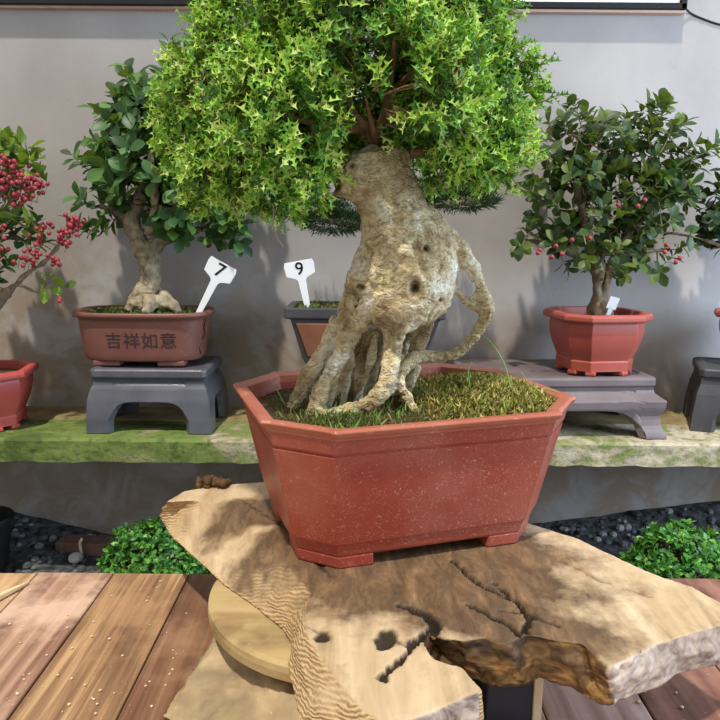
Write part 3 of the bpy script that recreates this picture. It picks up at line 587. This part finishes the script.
# ------------------------------------------------------------------ stools and stands
def stool(name, mat, cx, cy, z0, h, w, d, prof, legw, arch, rz=0, label='', cat='stand', toph=.03, over=.008):
    """prof: (height 0..1, outset) rows; w, d: width and depth at the top"""
    t = thing(name, (cx, cy, z0), label, cat); R = Matrix.Rotation(rz, 3, 'Z'); o = Vector((cx, cy, z0)); ph = [p[0] for p in prof]; po = [p[1] for p in prof]
    hb = h-toph
    def pt(f, u, v, ins):
        e = float(np.interp(v, ph, po))-ins; a = (w/2+e); b = (d/2+e)
        q = {0: (u*a, -b), 1: (a, u*b), 2: (-u*a, b), 3: (-a, -u*b)}[f]; return o+R @ Vector((q[0], q[1], v*hb))
    m = MB()
    def low(u):
        k = 1-legw*2
        if abs(u) >= k: return None
        return arch*(1-(abs(u)/k)**5*.55)
    for f in range(4):
        lw = legw*2*(1 if f % 2 == 0 else w/d); k = 1-lw
        us = list(np.linspace(-1, -k, 5))+list(np.linspace(-k, k, 17))+list(np.linspace(k, 1, 5))
        for i in range(len(us)-1):
            a, b = us[i], us[i+1]
            if b-a < 1e-9: continue
            inn = abs((a+b)/2) < k
            la = arch*(1-(abs(a)/k)**6*.6) if inn else 0; lb = arch*(1-(abs(b)/k)**6*.6) if inn else 0
            n_ = 16; col_ = []
            for ins in (0, .018):
                col_.append([[pt(f, u, l+(1-l)*j/n_, ins) for j in range(n_+1)] for u, l in ((a, la), (b, lb))])
            (A, B), (A2, B2) = col_
            for j in range(n_):
                m.add([A[j], B[j], B[j+1], A[j+1]], [(0, 1, 2, 3)]); m.add([A2[j], B2[j], B2[j+1], A2[j+1]], [(0, 3, 2, 1)])
            m.add([A[0], B[0], B2[0], A2[0]], [(0, 3, 2, 1)])
            if abs(a+k) < 1e-6 and inn: m.add([pt(f, a, 0, 0), pt(f, a, 0, .018), pt(f, a, la, .018), pt(f, a, la, 0)], [(0, 1, 2, 3)])
            if abs(b-k) < 1e-6 and inn: m.add([pt(f, b, 0, 0), pt(f, b, 0, .018), pt(f, b, lb, .018), pt(f, b, lb, 0)], [(0, 3, 2, 1)])
    me = bpy.data.meshes.new('body'); me.from_pydata(m.v, [], m.f)
    bm = bmesh.new(); bm.from_mesh(me); bmesh.ops.remove_doubles(bm, verts=bm.verts, dist=.0004); bmesh.ops.recalc_face_normals(bm, faces=bm.faces); bm.to_mesh(me); bm.free()
    ob = link('body', me, mat, t); bv = ob.modifiers.new('b', 'BEVEL'); bv.width = .004; bv.segments = 2; bv.limit_method = 'ANGLE'; bv.angle_limit = math.radians(50)
    tm = MB(); rings = []
    for e, z in ((over-.006, hb-.001), (over, hb+.004), (over, h-.006), (over-.006, h-.001), (-.012, h), (-.02, h-.004)):
        a, b, c = w/2+e, d/2+e, .012
        rings.append([o+R @ Vector((x, y, z)) for x, y in ((-a+c, -b), (a-c, -b), (a, -b+c), (a, b-c), (a-c, b), (-a+c, b), (-a, b-c), (-a, -b+c))])
    obj('top_plate', tm.loft(rings), mat, t, bevel=.003); return t
yl = 1.985
pL, pR = P(83, 433, yl), P(213, 435, yl); hS = P(148, 369, yl).z-SZ
stool('pot_stand', M['grey_glaze'], (pL.x+pR.x)/2+.006, yl+.125, SZ, hS, .325, .235, [(0, .02), (.25, .019), (.6, .015), (.8, .007), (.88, 0), (.91, -.004), (1, 0)], .175, .58, 0, 'dark grey glazed stand with arched sides under the oval clay pot')
yr = 1.96; c_ = P(556, 385, yr+.15)
hR = P(640, 379, yr).z-SZ
stool('pot_stand', M['mauve_glaze'], P(562, 400, yr).x, yr+.165, SZ, hR, .53, .30, [(0, .036), (.1, .034), (.22, .022), (.42, .018), (.6, .028), (.75, .03), (.83, .012), (.9, .0), (1, .002)], .105, .56, math.radians(4), 'wide mauve brown stand with curved legs under the red octagonal pot')
yq = 2.0; hQ = P(705, 372, yq).z-SZ
stool('pot_stand', M['black_glaze'], P(772, 400, yq).x, yq+.12, SZ, hQ, .30, .22, [(0, .02), (.3, .018), (.7, .01), (.9, 0), (1, .002)], .17, .62, math.radians(-20), 'blackish arched stand cut by the right edge of the photo')
# ------------------------------------------------------------------ pots of the background plants
def lathe_pot(name, root, c, prof, n, mat, rot, soil_z, feet=True, sx=1., sy=1., smooth=False):
    AN = [math.radians(90*k+e) for k in range(4) for e in (-30, 30)] if n == 8 else list(np.linspace(0, 2*math.pi, n, endpoint=False))
    rings = [[Vector((c.x+r*sx*math.cos(a+rot), c.y+r*sy*math.sin(a+rot), c.z+z)) for a in AN] for r, z in prof]
    p = obj('pot', MB().loft(rings, cap1=False), mat, root, smooth=smooth, bevel=0 if smooth else .0015)
    r_ = prof[-1][0]
    sm_ = MB(); rr = [[Vector((c.x+r_*k*sx*math.cos(a+rot), c.y+r_*k*sy*math.sin(a+rot), c.z+soil_z+(1-k)*.02+.003*noise.noise(Vector((a*3, k*9, 1))))) for a in np.linspace(0, 2*math.pi, 4*n, endpoint=False)] for k in (.99, .8, .55, .3, .06)]
    rr[0] = [Vector((c.x+sx*r_*.9*math.cos(a+rot), c.y+sy*r_*.9*math.sin(a+rot), c.z+soil_z)) for a in np.linspace(0, 2*math.pi, 4*n, endpoint=False)]
    obj('soil', sm_.loft(rr, cap0=False), M['soil'], root, smooth=True)
    if feet:
        f0 = prof[0][0]*.86
        for k in range(n):
            a = AN[k]+rot; fo = MB().box((c.x+f0*sx*math.cos(a), c.y+f0*sy*math.sin(a), c.z-.0055), (.03, .03, .013), a)
            obj('foot', fo, mat, p, bevel=.004)
    return p
def octpot(root, c, R, h, mat, rot=math.pi/8):
    pr = [(.70, 0), (.70, .03), (.715, .17), (.69, .19), (.70, .2), (.80, .42), (.86, .62), (.87, .78), (.855, .86), (.98, .87), (1.0, .9), (1.0, .96), (.97, 1.0), (.84, 1.0), (.82, .93), (.8, .82)]
    pr = pr[:4]+[tuple(x) for x in crm(pr[4:9], 4)]+pr[9:]
    return lathe_pot('pot', root, c+Vector((0, 0, .012)), [(a*R, b*h) for a, b in pr], 8, mat, rot, h*.84)
def broad(root, chains, blobs, Y, nsh, ll, leafm, stem, T=T_BROAD, nl=(6, 10), voxel=.0032, bark=None, shell=.75, rough=.006, split=1, up=.35, extra_nodes=()):
    m = MB(); nodes = []
    for ch in chains:
        a, r = chain(ch, Y, 5); m.tube(a, r, 10); nodes += [(p, q) for p, q in zip(a, r)][3:]
    me = organic('trunk', m, voxel, 3); v = getv(me); nn = getn(me)
    dd = np.array([noise.fractal(Vector(p)*28, .7, 2, 4) for p in v])*rough; setv(me, v+nn*dd[:, None])
    tr = link('trunk', me, bark, root, smooth=True)
    B = [(P(b[0], b[1], Y+(b[3] if len(b) > 3 else 0)), b[2]*pxs(Y)) for b in blobs]; tot = sum(r*r for c, r in B)
    pool = [n_[0] for n_ in nodes]; S = Leafset(); tm = MB()
    for c, r in B:
        for _ in range(max(2, int(nsh*r*r/tot))):
            d = rdir(); p = c+d*r*rng.uniform(shell-.35, 1.05); p.y = min(p.y, WY-.05); dist = [(p-q).length for q in pool]; k = int(np.argmin(dist)); q = pool[k]
            if dist[k] > r*1.6+.1 : q = pool[0]
            md = q.lerp(p, .5)+Vector((0, 0, -.02*dist[k]/.1))+rdir()*.006
            path = [Vector(x) for x in crm([tuple(q), tuple(md), tuple(p)], 3)]; tm.tube(path, list(np.linspace(.0026, .0011, len(path))), 5); pool += [path[3], path[5]]
            ax_ = ((p-md).normalized()+Vector((0, -.1, up))+rdir()*.3).normalized(); L = ll*rng.uniform(.9, 1.8); e = p+ax_*L*.6
            e.y = min(e.y, WY-.03); tm.tube([p, e], [.0011, .0007], 4); o1 = ax_.orthogonal().normalized(); o2 = ax_.cross(o1); a0 = rng.uniform(0, 6); N = rng.integers(*nl)
            for i in range(N):
                t = (i+.5)/N; an = a0+2.4*i; sd = o1*math.cos(an)+o2*math.sin(an)
                pos = p.lerp(e, t); pos.y = min(pos.y, WY-.03); dd_ = ax_*(.25+.75*t)+sd*(1.05-.4*t)+rdir()*.2
                if pos.y > WY-.08: dd_.y = -abs(dd_.y)
                S.add(pos, dd_, ax_*.8+Vector((0, -.35, .5))+rdir()*.25, ll*rng.uniform(.65, 1.1))
    tag(obj('twigs', tm, stem, tr), None, None, kind='stuff'); S.build('foliage', T, leafm, root, smooth=True); return tr
def text_mesh(txt, size, ext=.0008, bold=0):
    cu = bpy.data.curves.new('t', 'FONT'); cu.body = txt; cu.size = size; cu.extrude = ext; cu.align_x = 'CENTER'; cu.align_y = 'CENTER'; cu.offset = bold; cu.resolution_u = 4
    o = bpy.data.objects.new('t', cu); C.objects.link(o); dg = bpy.context.evaluated_depsgraph_get(); dg.update(); me = bpy.data.meshes.new_from_object(o.evaluated_get(dg)); bpy.data.objects.remove(o); return me
# oval clay pot with camellia-like tree
YP = 2.115; base = P(148, 365, YP-.1); zt = SZ+hS
pl_ = thing('potted_bonsai', (P(148, 365, YP).x, YP, zt), 'leafy green bonsai in brown clay pot with dark characters painted on the front', 'bonsai', None)
def sup(a, b, z, e=3.2, n=72):
    out = []
    for k in range(n):
        t = 2*math.pi*k/n; c, s = math.cos(t), math.sin(t); out.append(Vector((pl_.location.x+a*math.copysign(abs(c)**(2/e), c), YP+b*math.copysign(abs(s)**(2/e), s), z)))
    return out
hP = P(148, 313, YP-.11).z-zt; aw = .19; bw = .115
pm = MB().loft([sup(aw*.90, bw*.88, zt+.016), sup(aw*.915, bw*.9, zt+.02), sup(aw*.93, bw*.92, zt+.035), sup(aw*.985, bw*.97, zt+hP*.6), sup(aw*1.0, bw, zt+hP*.82), sup(aw*1.0, bw, zt+hP*.88), sup(aw*1.07, bw*1.1, zt+hP*.9), sup(aw*1.085, bw*1.12, zt+hP*.95), sup(aw*1.06, bw*1.1, zt+hP), sup(aw*.97, bw*.98, zt+hP*.99), sup(aw*.94, bw*.93, zt+hP*.8)], cap1=False)
pt_ = obj('pot', pm, M['clay'], pl_, smooth=True)
for sx in (-1, 1):
    for sy in (-1, 1): obj('foot', MB().box((pl_.location.x+sx*aw*.5, YP+sy*bw*.6, zt+.0085), (.08, .045, .016)), M['clay'], pt_, bevel=.004)
sg_ = MB(); rr = []
for k in (.97, .75, .5, .25, .04): rr.append([Vector((p.x, p.y, p.z+.004*noise.noise(p*30)+(1-k)*.02)) for p in sup(aw*.95*k, bw*.94*k, zt+hP*.88)])
obj('soil', sg_.loft(rr, cap0=False), M['soil'], pl_, smooth=True)
S = Leafset()
for _ in range(2600):
    a = rng.uniform(0, 6.283); r = math.sqrt(rng.random())*.93; d = rdir(); d.z = abs(d.z)+.4
    S.add((pl_.location.x+aw*.93*r*math.cos(a), YP+bw*.93*r*math.sin(a), zt+hP*.89+(1-r)*.018), d, rdir(), rng.uniform(.008, .02))
tag(S.build('moss', T_SMALL, [M['moss_green']], pl_), None, None, kind='stuff')
def ovy(x, z):
    sz = np.interp((z-zt)/hP, [.02/hP, .035/hP, .6, .82], [.9, .92, .97, 1]); sxx = np.interp((z-zt)/hP, [.02/hP, .035/hP, .6, .82], [.915, .93, .985, 1])
    return YP-bw*sz*(1-min(.98, abs((x-pl_.location.x)/(aw*sxx)))**3.2)**(1/3.2)
for i, chh in enumerate('吉祥如意'):
    me = text_mesh(chh, .05, .0005, .0003); x = P(113+i*18.2, 346, YP-bw).x; zc = zt+hP*.47
    v = getv(me); v = np.stack([v[:, 0]+x, [ovy(a+x, b+zc)-.0009+.4*c for a, b, c in v], v[:, 1]+zc], 1); setv(me, v); link('painted_character', me, M['ink'], pt_)
crk = [(x, zt+hP*z) for x, z in ((204, .86), (202, .7), (203, .58), (199, .45), (197, .3), (198, .2))]; q = []
for px, zc in crk:
    x = P(px, 345, YP-.08).x; s = .93+.07*(zc-zt-.035)/(hP*.7); q.append(Vector((x, YP-bw*s*(1-min(.98, abs((x-pl_.location.x)/(aw*s)))**3.2)**(1/3.2), zc)))
obj('crack', MB().tube(q, .0016, 5), M['hole'], pt_)
broad(pl_, [[(148, 310, 19), (148, 296, 15), (151, 278, 10.5), (150, 262, 10), (147, 250, 11)], [(146, 255, 10), (138, 238, 9), (132, 222, 8), (140, 200, 6), (150, 160, 4), (155, 110, 3)], [(148, 255, 10), (158, 240, 8), (170, 224, 7), (182, 205, 6), (195, 180, 4), (205, 150, 3)],
  [(160, 240, 5), (185, 235, 4), (215, 222, 3), (240, 215, 2)], [(136, 226, 5), (118, 214, 4), (100, 205, 3)], [(150, 235, 5, -.03), (155, 200, 4, -.06), (150, 150, 3, -.08)], [(152, 308, 14, -.03), (134, 304, 6, -.05), (128, 312, 4, -.06)], [(160, 300, 12, -.03), (172, 306, 6, -.05), (180, 313, 4, -.06)], [(150, 300, 10, -.05), (148, 308, 6, -.08), (146, 314, 4, -.09)], [(148, 298, 22)]*2 if False else [(147, 302, 17), (149, 290, 14)]],
  [(150, 105, 38), (125, 138, 32), (110, 165, 26), (160, 150, 48), (195, 150, 42), (130, 195, 36), (180, 195, 40), (215, 195, 34), (225, 225, 22, -.03), (105, 200, 22), (97, 235, 8, -.03), (165, 85, 24), (205, 110, 36), (175, 225, 18, -.05), (138, 105, 14)], YP, 260, .054, M['camellia'], M['stem'], bark=M['pale_bark'], rough=.007)
# octagonal red pot with a twin stemmed bush
YO = 2.09; co = P(603, 374, YO-.09); co.y = YO; co.z = SZ+hR; Rr = 52*pxs(YO)*1.0; ho = P(600, 314, YO-.09).z-co.z-.012
po_ = thing('potted_bonsai', co, 'olive leaved bush with a few red berries in red octagonal pot on the wide stand', 'bonsai', None)
octpot(po_, co, Rr, ho, M['red_pot'], math.radians(8))
broad(po_, [[(600, 316, 13), (599, 306, 12), (597, 295, 5), (596, 278, 4.5), (594, 262, 6), (588, 235, 5), (580, 200, 4), (572, 160, 3)], [(604, 303, 6), (607, 282, 4), (612, 262, 4), (625, 240, 3.5), (645, 215, 3.5), (668, 190, 2.5)], [(596, 265, 4), (575, 255, 3.5), (550, 244, 2.5), (525, 240, 2)], [(600, 268, 3.5, .02), (606, 230, 2.6, .03), (612, 180, 1.8, .03), (616, 140, 1.2, .03)], [(612, 258, 3.5), (640, 252, 3), (668, 250, 2)], [(600, 280, 4, -.02), (603, 240, 2.6, .05), (606, 190, 1.4, .07)]],
  [(575, 155, 36), (610, 160, 40), (640, 150, 36), (665, 165, 36), (690, 165, 22), (570, 200, 36), (610, 210, 40), (650, 205, 36), (548, 175, 22), (540, 240, 18), (522, 238, 10), (600, 250, 26, -.04), (640, 250, 26), (668, 258, 14), (565, 238, 22), (690, 195, 18), (558, 130, 12), (574, 118, 8), (650, 122, 14)], YO, 215, .045, M['olive_leaf'], M['stem_pale'], bark=M['grey_bark'], rough=.004)
for px, py in ((540, 250), (556, 246), (562, 254), (538, 253), (572, 240), (590, 238), (618, 205), (638, 206), (667, 245), (680, 258), (676, 262), (645, 200), (665, 252), (552, 257)):
    obj('berry', MB().ball(P(px, py, YO-.16), .0065, 10, 7), M['berry'], po_, smooth=True)
q = P(613, 303, YO-.05); R_ = Matrix.Rotation(.25, 3, 'Y') @ Matrix.Rotation(.15, 3, 'X'); tg = MB().box(q, (.028, .002, .036), tilt=R_).box(q+R_ @ Vector((0, .001, -.045)), (.012, .002, .06), tilt=R_)
tag(obj('plant_tag', tg, M['tag'], loc=q), 'blank white plant tag leaning on the bulb in red octagonal pot', 'tag')
# far left pot with berry shrub
YF = 2.06; cf = P(-29, 430, YF-.1); cf.y = YF+.0; cf.z = SZ; Rf = 52*pxs(YF); hf = P(-29, 374, YF-.1).z-SZ-.012
pf = thing('potted_berry_shrub', cf, 'shrub heavy with red berries in red pot cut by the left edge', 'bonsai')
octpot(pf, cf, Rf, hf, M['pink_pot'], math.radians(10))
broad(pf, [[(-26, 374, 14), (-22, 345, 12), (-12, 320, 9), (-20, 290, 8), (-25, 250, 6), (-20, 200, 5), (-8, 165, 3)], [(-12, 318, 6), (5, 298, 3.5), (25, 275, 2.5), (45, 262, 2), (62, 240, 1.6), (70, 225, 1.4)], [(-5, 300, 4), (15, 285, 2.5), (38, 292, 1.5), (48, 282, 1.2)], [(-18, 230, 4), (2, 215, 3), (25, 180, 2), (38, 165, 1.4)], [(-15, 240, 4), (8, 238, 2.4), (24, 240, 2)]],
  [(8, 215, 24), (-15, 190, 40), (-40, 230, 45), (15, 240, 20), (-20, 260, 30), (0, 190, 18)], YF, 75, .042, M['camellia'], M['stem_pale'], bark=M['grey_bark'], rough=.004)
S = Leafset()
for px, py, r, k in ((8, 148, 18, 44), (28, 160, 12, 20), (-12, 150, 22, 40), (40, 157, 4, 3), (36, 172, 8, 6), (44, 182, 3, 2), (6, 215, 14, 10), (30, 225, 10, 8), (44, 286, 5, 3), (52, 277, 2, 2), (64, 287, 2, 2)):
    for _ in range(k): S.add(P(px, py, YF-.06)+rdir()*r*pxs(YF)*rng.uniform(.3, 1), rdir()+Vector((.2, -.3, .6)), rdir()+Vector((0, -.5, .6)), rng.uniform(.03, .05))
S.build('young_leaves', T_BROAD, [M['lime_leaf']], pf, smooth=True)
bl = []
for px, py, r, k in ((8, 182, 26, 80), (30, 184, 16, 34), (2, 160, 12, 12), (72, 226, 13, 40), (46, 229, 8, 9), (62, 240, 10, 14), (30, 256, 15, 22), (55, 260, 10, 12), (5, 248, 12, 10), (2, 228, 6, 5), (16, 200, 10, 10), (60, 300, 4, 3), (34, 240, 8, 6)):
    for _ in range(k): bl.append(P(px, py, YF-.1)+rdir()*r*pxs(YF)*rng.uniform(.2, 1)*1.0)
bl.sort(key=lambda p: p.y); bme = None
for p in bl[:95]:
    if bme is None:
        bo = obj('berry', MB().ball((0, 0, 0), .0068, 9, 6), M['berry'], None, smooth=True); bo.parent = pf; bo.location = p-pf.location; bme = bo
    else:
        o = bme.copy(); C.objects.link(o); o.location = p-pf.location
rest = MB(); stk = MB()
for p in bl[95:]: rest.ball(p, .0066, 8, 6)
for p in bl[::2]: stk.tube([p, p+Vector((-.02, .02, -.03))], [.0006, .0008], 4)
tag(obj('berry', rest, M['berry'], pf, smooth=True), None, None, kind='stuff'); tag(obj('berry_stalks', stk, M['stem_pale'], pf), None, None, kind='stuff')
# far right pot and plant, mostly outside the photograph
YG = 2.1; cg = P(772, 372, YG-.08); cg.y = YG; cg.z = SZ+hQ; Rg = 44*pxs(YG); hg = P(772, 314, YG-.08).z-cg.z-.012
pg = thing('potted_bonsai', cg, 'dark glossy leaved plant in red pot cut by the right edge', 'bonsai')
octpot(pg, cg, Rg, hg, M['red_pot'])
broad(pg, [[(772, 318, 12), (766, 295, 9), (752, 270, 6), (742, 240, 5), (728, 215, 3), (712, 205, 2)], [(750, 262, 4), (720, 246, 2.2), (690, 236, 1.5), (660, 232, 1.1)], [(748, 258, 5), (765, 220, 4), (775, 180, 3)]],
  [(735, 205, 26), (722, 218, 20), (760, 190, 40), (770, 230, 34), (712, 228, 16), (725, 245, 12)], YG, 80, .045, M['dark_leaf'], M['stem'], bark=M['grey_bark'], rough=.004)
for px, py, d, u, l in ((648, 226, (-.25, -.1, -1), (.3, -1, 0), .05), (700, 228, (-.9, -.2, -.1), (0, -1, .4), .045), (690, 236, (.1, -.3, -1), (.4, -1, 0), .045), (660, 228, (-.6, -.2, -.6), (.3, -1, .3), .04)):
    S = Leafset(); S.add(P(px, py, YG-.05), d, u, l); S.build('hanging_leaf', T_BROAD, [M['olive_leaf']], pg, smooth=True)
# rear pot behind the big bonsai: a flat padded juniper
YJ = 2.1; jl, jr = P(288, 306, YJ), P(442, 306, YJ); jc = (jl+jr)/2; zj = P(365, 366, YJ-.08).z
stool('pot_stand', M['grey_glaze'], jc.x, YJ+.01, SZ, zj-SZ, .30, .2, [(0, .016), (.5, .01), (1, 0)], .16, .55, 0, 'low grey stand under the padded juniper pot behind the big red pot')
pj = thing('potted_juniper', (jc.x, YJ, zj), 'flat padded dark juniper in grey framed pot behind the swollen trunk', 'bonsai')
wj = (jr.x-jl.x); hj = P(365, 318, YJ-.08).z-zj; r4 = lambda a, b, z: [Vector((jc.x+x*a, YJ+y*b, zj+z)) for x, y in ((-1, -1), (1, -1), (1, 1), (-1, 1))]
w2 = wj/2; d2 = .105
pj_ = obj('pot', MB().loft([r4(w2*.74, d2*.8, .001), r4(w2*.78, d2*.84, .02), r4(w2*.93, d2*.95, hj*.98), r4(w2*1.0, d2*1.05, hj), r4(w2*1.0, d2*1.05, hj+.03), r4(w2*.9, d2*.9, hj+.03), r4(w2*.88, d2*.88, hj)], cap1=False), M['black_glaze'], pj, bevel=.004)
fp = MB(); A = [(-.72, .028, .795), (.72, .028, .795), (.86, hj*.9, .925), (-.86, hj*.9, .925)]
fp.loft([[Vector((jc.x+x*w2, YJ-d2*(k+.075)-e, zj+z)) for x, z, k in A] for e in (-.012, .003)]); obj('front_panel', fp, M['panel'], pj_, bevel=.003)
obj('soil', MB().loft([r4(w2*.88, d2*.88, hj+.015), r4(w2*.5, d2*.5, hj+.03)], cap0=False), M['soil'], pj)
S = Leafset()
for _ in range(2200):
    d = rdir(); d.z = abs(d.z)+.4; S.add((jc.x+rng.uniform(-.87, .87)*w2, YJ+rng.uniform(-.87, .87)*d2, zj+hj+.02), d, rdir(), rng.uniform(.008, .02))
tag(S.build('moss', T_SMALL, [M['moss_green']], pj), None, None, kind='stuff')
m = MB()
for chn in ([(372, 312, 11), (382, 285, 9), (392, 255, 8), (398, 225, 7), (396, 205, 5)], [(396, 220, 5), (420, 208, 4), (450, 204, 3), (485, 200, 2)], [(390, 245, 5), (365, 228, 4), (335, 222, 3), (305, 218, 2)], [(396, 208, 4), (430, 192, 3), (470, 186, 2)]): a, r = chain(chn, YJ); m.tube(a, r, 8)
obj('trunk', m, M['grey_bark'], pj, smooth=True)
S = Leafset()
for px, py, rx, rz, k in ((462, 201, 36, 9, 1500), (440, 188, 50, 8, 1500), (335, 222, 36, 10, 1900), (310, 210, 36, 9, 1400), (400, 196, 44, 10, 1200), (350, 205, 30, 10, 900)):
    c = P(px, py, YJ); s = pxs(YJ)
    for _ in range(k):
        d = rdir(); p = c+Vector((d.x*rx*s, d.y*.11, d.z*rz*s))*rng.uniform(.6, 1); S.add(p, d+Vector((0, -.2, .5))+rdir()*.5, rdir(), rng.uniform(.014, .028))
S.build('foliage', T_NEEDLE, M['juniper'], pj)
# ------------------------------------------------------------------ numbered plant labels
def label(px_top, py_top, px_bot, py_bot, Y, w, hgt, num, label_, lean):
    a, b = P(px_bot, py_bot, Y), P(px_top, py_top, Y-.015); ax_ = (a-b).normalized(); L = (b-a).length
    ux = Vector((0, -1, 0)).cross(-ax_).normalized()*-1; ux = ax_.cross(Vector((0, -1, 0))).normalized(); 
    if ux.x < 0: ux = -ux
    nn_ = ux.cross(-ax_).normalized()
    if nn_.y > 0: nn_ = -nn_
    t = thing('plant_label', a, label_, 'plant label', 'numbered white plant labels'); th = .0016
    hw = w/2; pr = [(-hw*.92, .0), (hw*.92, .0), (hw, -hgt*.2), (hw*.96, -hgt*.72), (hw*.4, -hgt*.9), (w*.13, -hgt*1.02), (w*.085, -L), (0, -L-.014), (-w*.085, -L), (-w*.13, -hgt*1.02), (-hw*.4, -hgt*.9), (-hw*.96, -hgt*.72), (-hw, -hgt*.2)]
    F = [b+ux*x-ax_*y for x, y in pr]; obj('tag_body', MB().loft([[p-nn_*th for p in F], [p+nn_*th for p in F]]), M['tag'], t, bevel=.0006)
    me = text_mesh(num, hgt*.92, .0004, .0003); R4 = Matrix((ux, -ax_, nn_)).transposed().to_4x4(); R4.translation = b+ax_*hgt*.42+nn_*(th+.0006)
    me.transform(R4); link('number', me, M['marker'], t)
label(224, 263, 197, 316, 2.05, .088, .062, '7', 'white plant label numbered 7 leaning right out of the brown clay pot', 0)
label(298, 261, 309, 314, 2.06, .088, .056, '9', 'white plant label numbered 9 standing in pot behind the big bonsai', 0)
# ------------------------------------------------------------------ things under the shelf
def bush(px, py, rpx, Y, label_, squash=.9):
    c = P(px, py, Y); r = rpx*pxs(Y); zf = gz(c.x, Y); t = thing('leafy_bush', (c.x, Y, zf), label_, 'bush'); S = Leafset(); tm = MB()
    for _ in range(900):
        d = rdir(); 
        if d.z < -.45: continue
        f = rng.uniform(.8, 1.06)*(1+.12*noise.noise(d*3)); p = c+Vector((d.x*r, d.y*r*.8, d.z*r*squash))*f; p.y = min(p.y, WY-.02); p.z = max(p.z, gz(p.x, p.y)+.01)
        if rng.random() < .25: tm.tube([Vector((c.x, Y, zf)).lerp(c, .6), p], [.002, .0008], 4)
        for i in range(7):
            dd = d*.6+rdir()*.8; S.add(p+rdir()*.008, dd, d+rdir()*.4, rng.uniform(.013, .024))
    S.build('foliage', T_SMALL, M['bush_leaf'], t); s_ = MB()
    for k in range(5): s_.tube([(c.x+.01*k-.02, Y, zf-.004), (c.x+.03*k-.06, Y, c.z)], [.005, .003], 6)
    obj('stems', s_, M['branch_bark'], t); tag(obj('twigs', tm, M['branch_bark'], t), None, None, kind='stuff')
bush(160, 572, 58, 1.93, 'small leafy green bush on the gravel, left, beside the driftwood slab')
bush(678, 572, 50, 1.93, 'small leafy green bush on the gravel at right behind the table', .95)
def Zg(px, py):
    z = -.45
    for _ in range(8): p = Z(px, py, z); z = gz(p.x, p.y)
    return Z(px, py, z)
A, B = Zg(62, 549), Zg(116, 553); bk = (A+B)/2+Vector((0, 0, .02)); tag(obj('brown_brick', MB().box(bk, (.20, .07, .045), math.radians(-4)), M['brick'], loc=bk-Vector((0, 0, .02)), bevel=.004), 'reddish brown brick lying on gravel below the shelf', 'brick')
A = Zg(76, 562); tag(obj('white_stone', MB().ball(A+Vector((0, 0, .015)), .024, 8, 6, sq=.7), M['white_stone'], loc=A, smooth=False), 'small white stone on the gravel in front of the brick', 'stone')
A = Zg(86, 553)+Vector((0, -.03, 0)); q = [A, A+Vector((-.004, 0, .025)), A+Vector((-.006, .0, .05)), A+Vector((.002, 0, .065))]; tag(obj('pale_stick', MB().tube(q, .005, 6), M['pale_wood'], loc=A, smooth=True), 'short pale stick standing in gravel beside the brown brick', 'stick')
A = Zg(-18, 568); rg = [[Vector((A.x+r*math.cos(a), A.y+r*math.sin(a), A.z+z)) for a in np.linspace(0, 2*math.pi, 32, endpoint=False)] for r, z in ((.075, 0), (.095, .15), (.102, .152), (.102, .165), (.09, .165), (.08, .1))]
tag(obj('nursery_pot', MB().loft(rg), M['black'], loc=A, smooth=False), 'black plastic pot on the gravel at the left edge', 'pot')
# ------------------------------------------------------------------ light
sd = bpy.data.lights.new('sun', 'SUN'); so = bpy.data.objects.new('sun', sd); C.objects.link(so)
sd.energy = 3.6; sd.angle = math.radians(2); sd.color = (1, .94, .84)
so.rotation_euler = Vector((.10, .40, -.91)).to_track_quat('-Z', 'Y').to_euler(); so.location = (0, 0, 3)
ad = bpy.data.lights.new('daylight_opening', 'AREA'); ao = bpy.data.objects.new('daylight_opening', ad); C.objects.link(ao)
ad.energy = 85; ad.shape = 'RECTANGLE'; ad.size = 1.2; ad.size_y = 1.4; ad.color = (.62, .78, 1)
ao.location = (2.6, .9, .9); ao.rotation_euler = (Vector((1.0, 2.3, .2))-Vector(ao.location)).to_track_quat('-Z', 'Y').to_euler()
wd = bpy.data.worlds.new('sky'); bpy.context.scene.world = wd; wd.use_nodes = True; nt = wd.node_tree
bg = nt.nodes['Background']; tc = nt.nodes.new('ShaderNodeTexCoord'); sp = nt.nodes.new('ShaderNodeSeparateXYZ'); nt.links.new(tc.outputs['Generated'], sp.inputs[0])
mr = nt.nodes.new('ShaderNodeMapRange'); nt.links.new(sp.outputs['X'], mr.inputs[0]); mr.inputs[1].default_value = -1; mr.inputs[2].default_value = 1
rp = nt.nodes.new('ShaderNodeValToRGB'); nt.links.new(mr.outputs[0], rp.inputs[0]); rp.color_ramp.elements[0].color = (.80, .74, .66, 1); rp.color_ramp.elements[1].color = (.72, .84, 1, 1)
nt.links.new(rp.outputs[0], bg.inputs[0]); bg.inputs[1].default_value = .82
vs_ = bpy.context.scene.view_settings; vs_.view_transform = 'Standard'; vs_.look = 'None'; vs_.gamma = 1; vs_.use_curve_mapping = False; vs_.exposure = .15
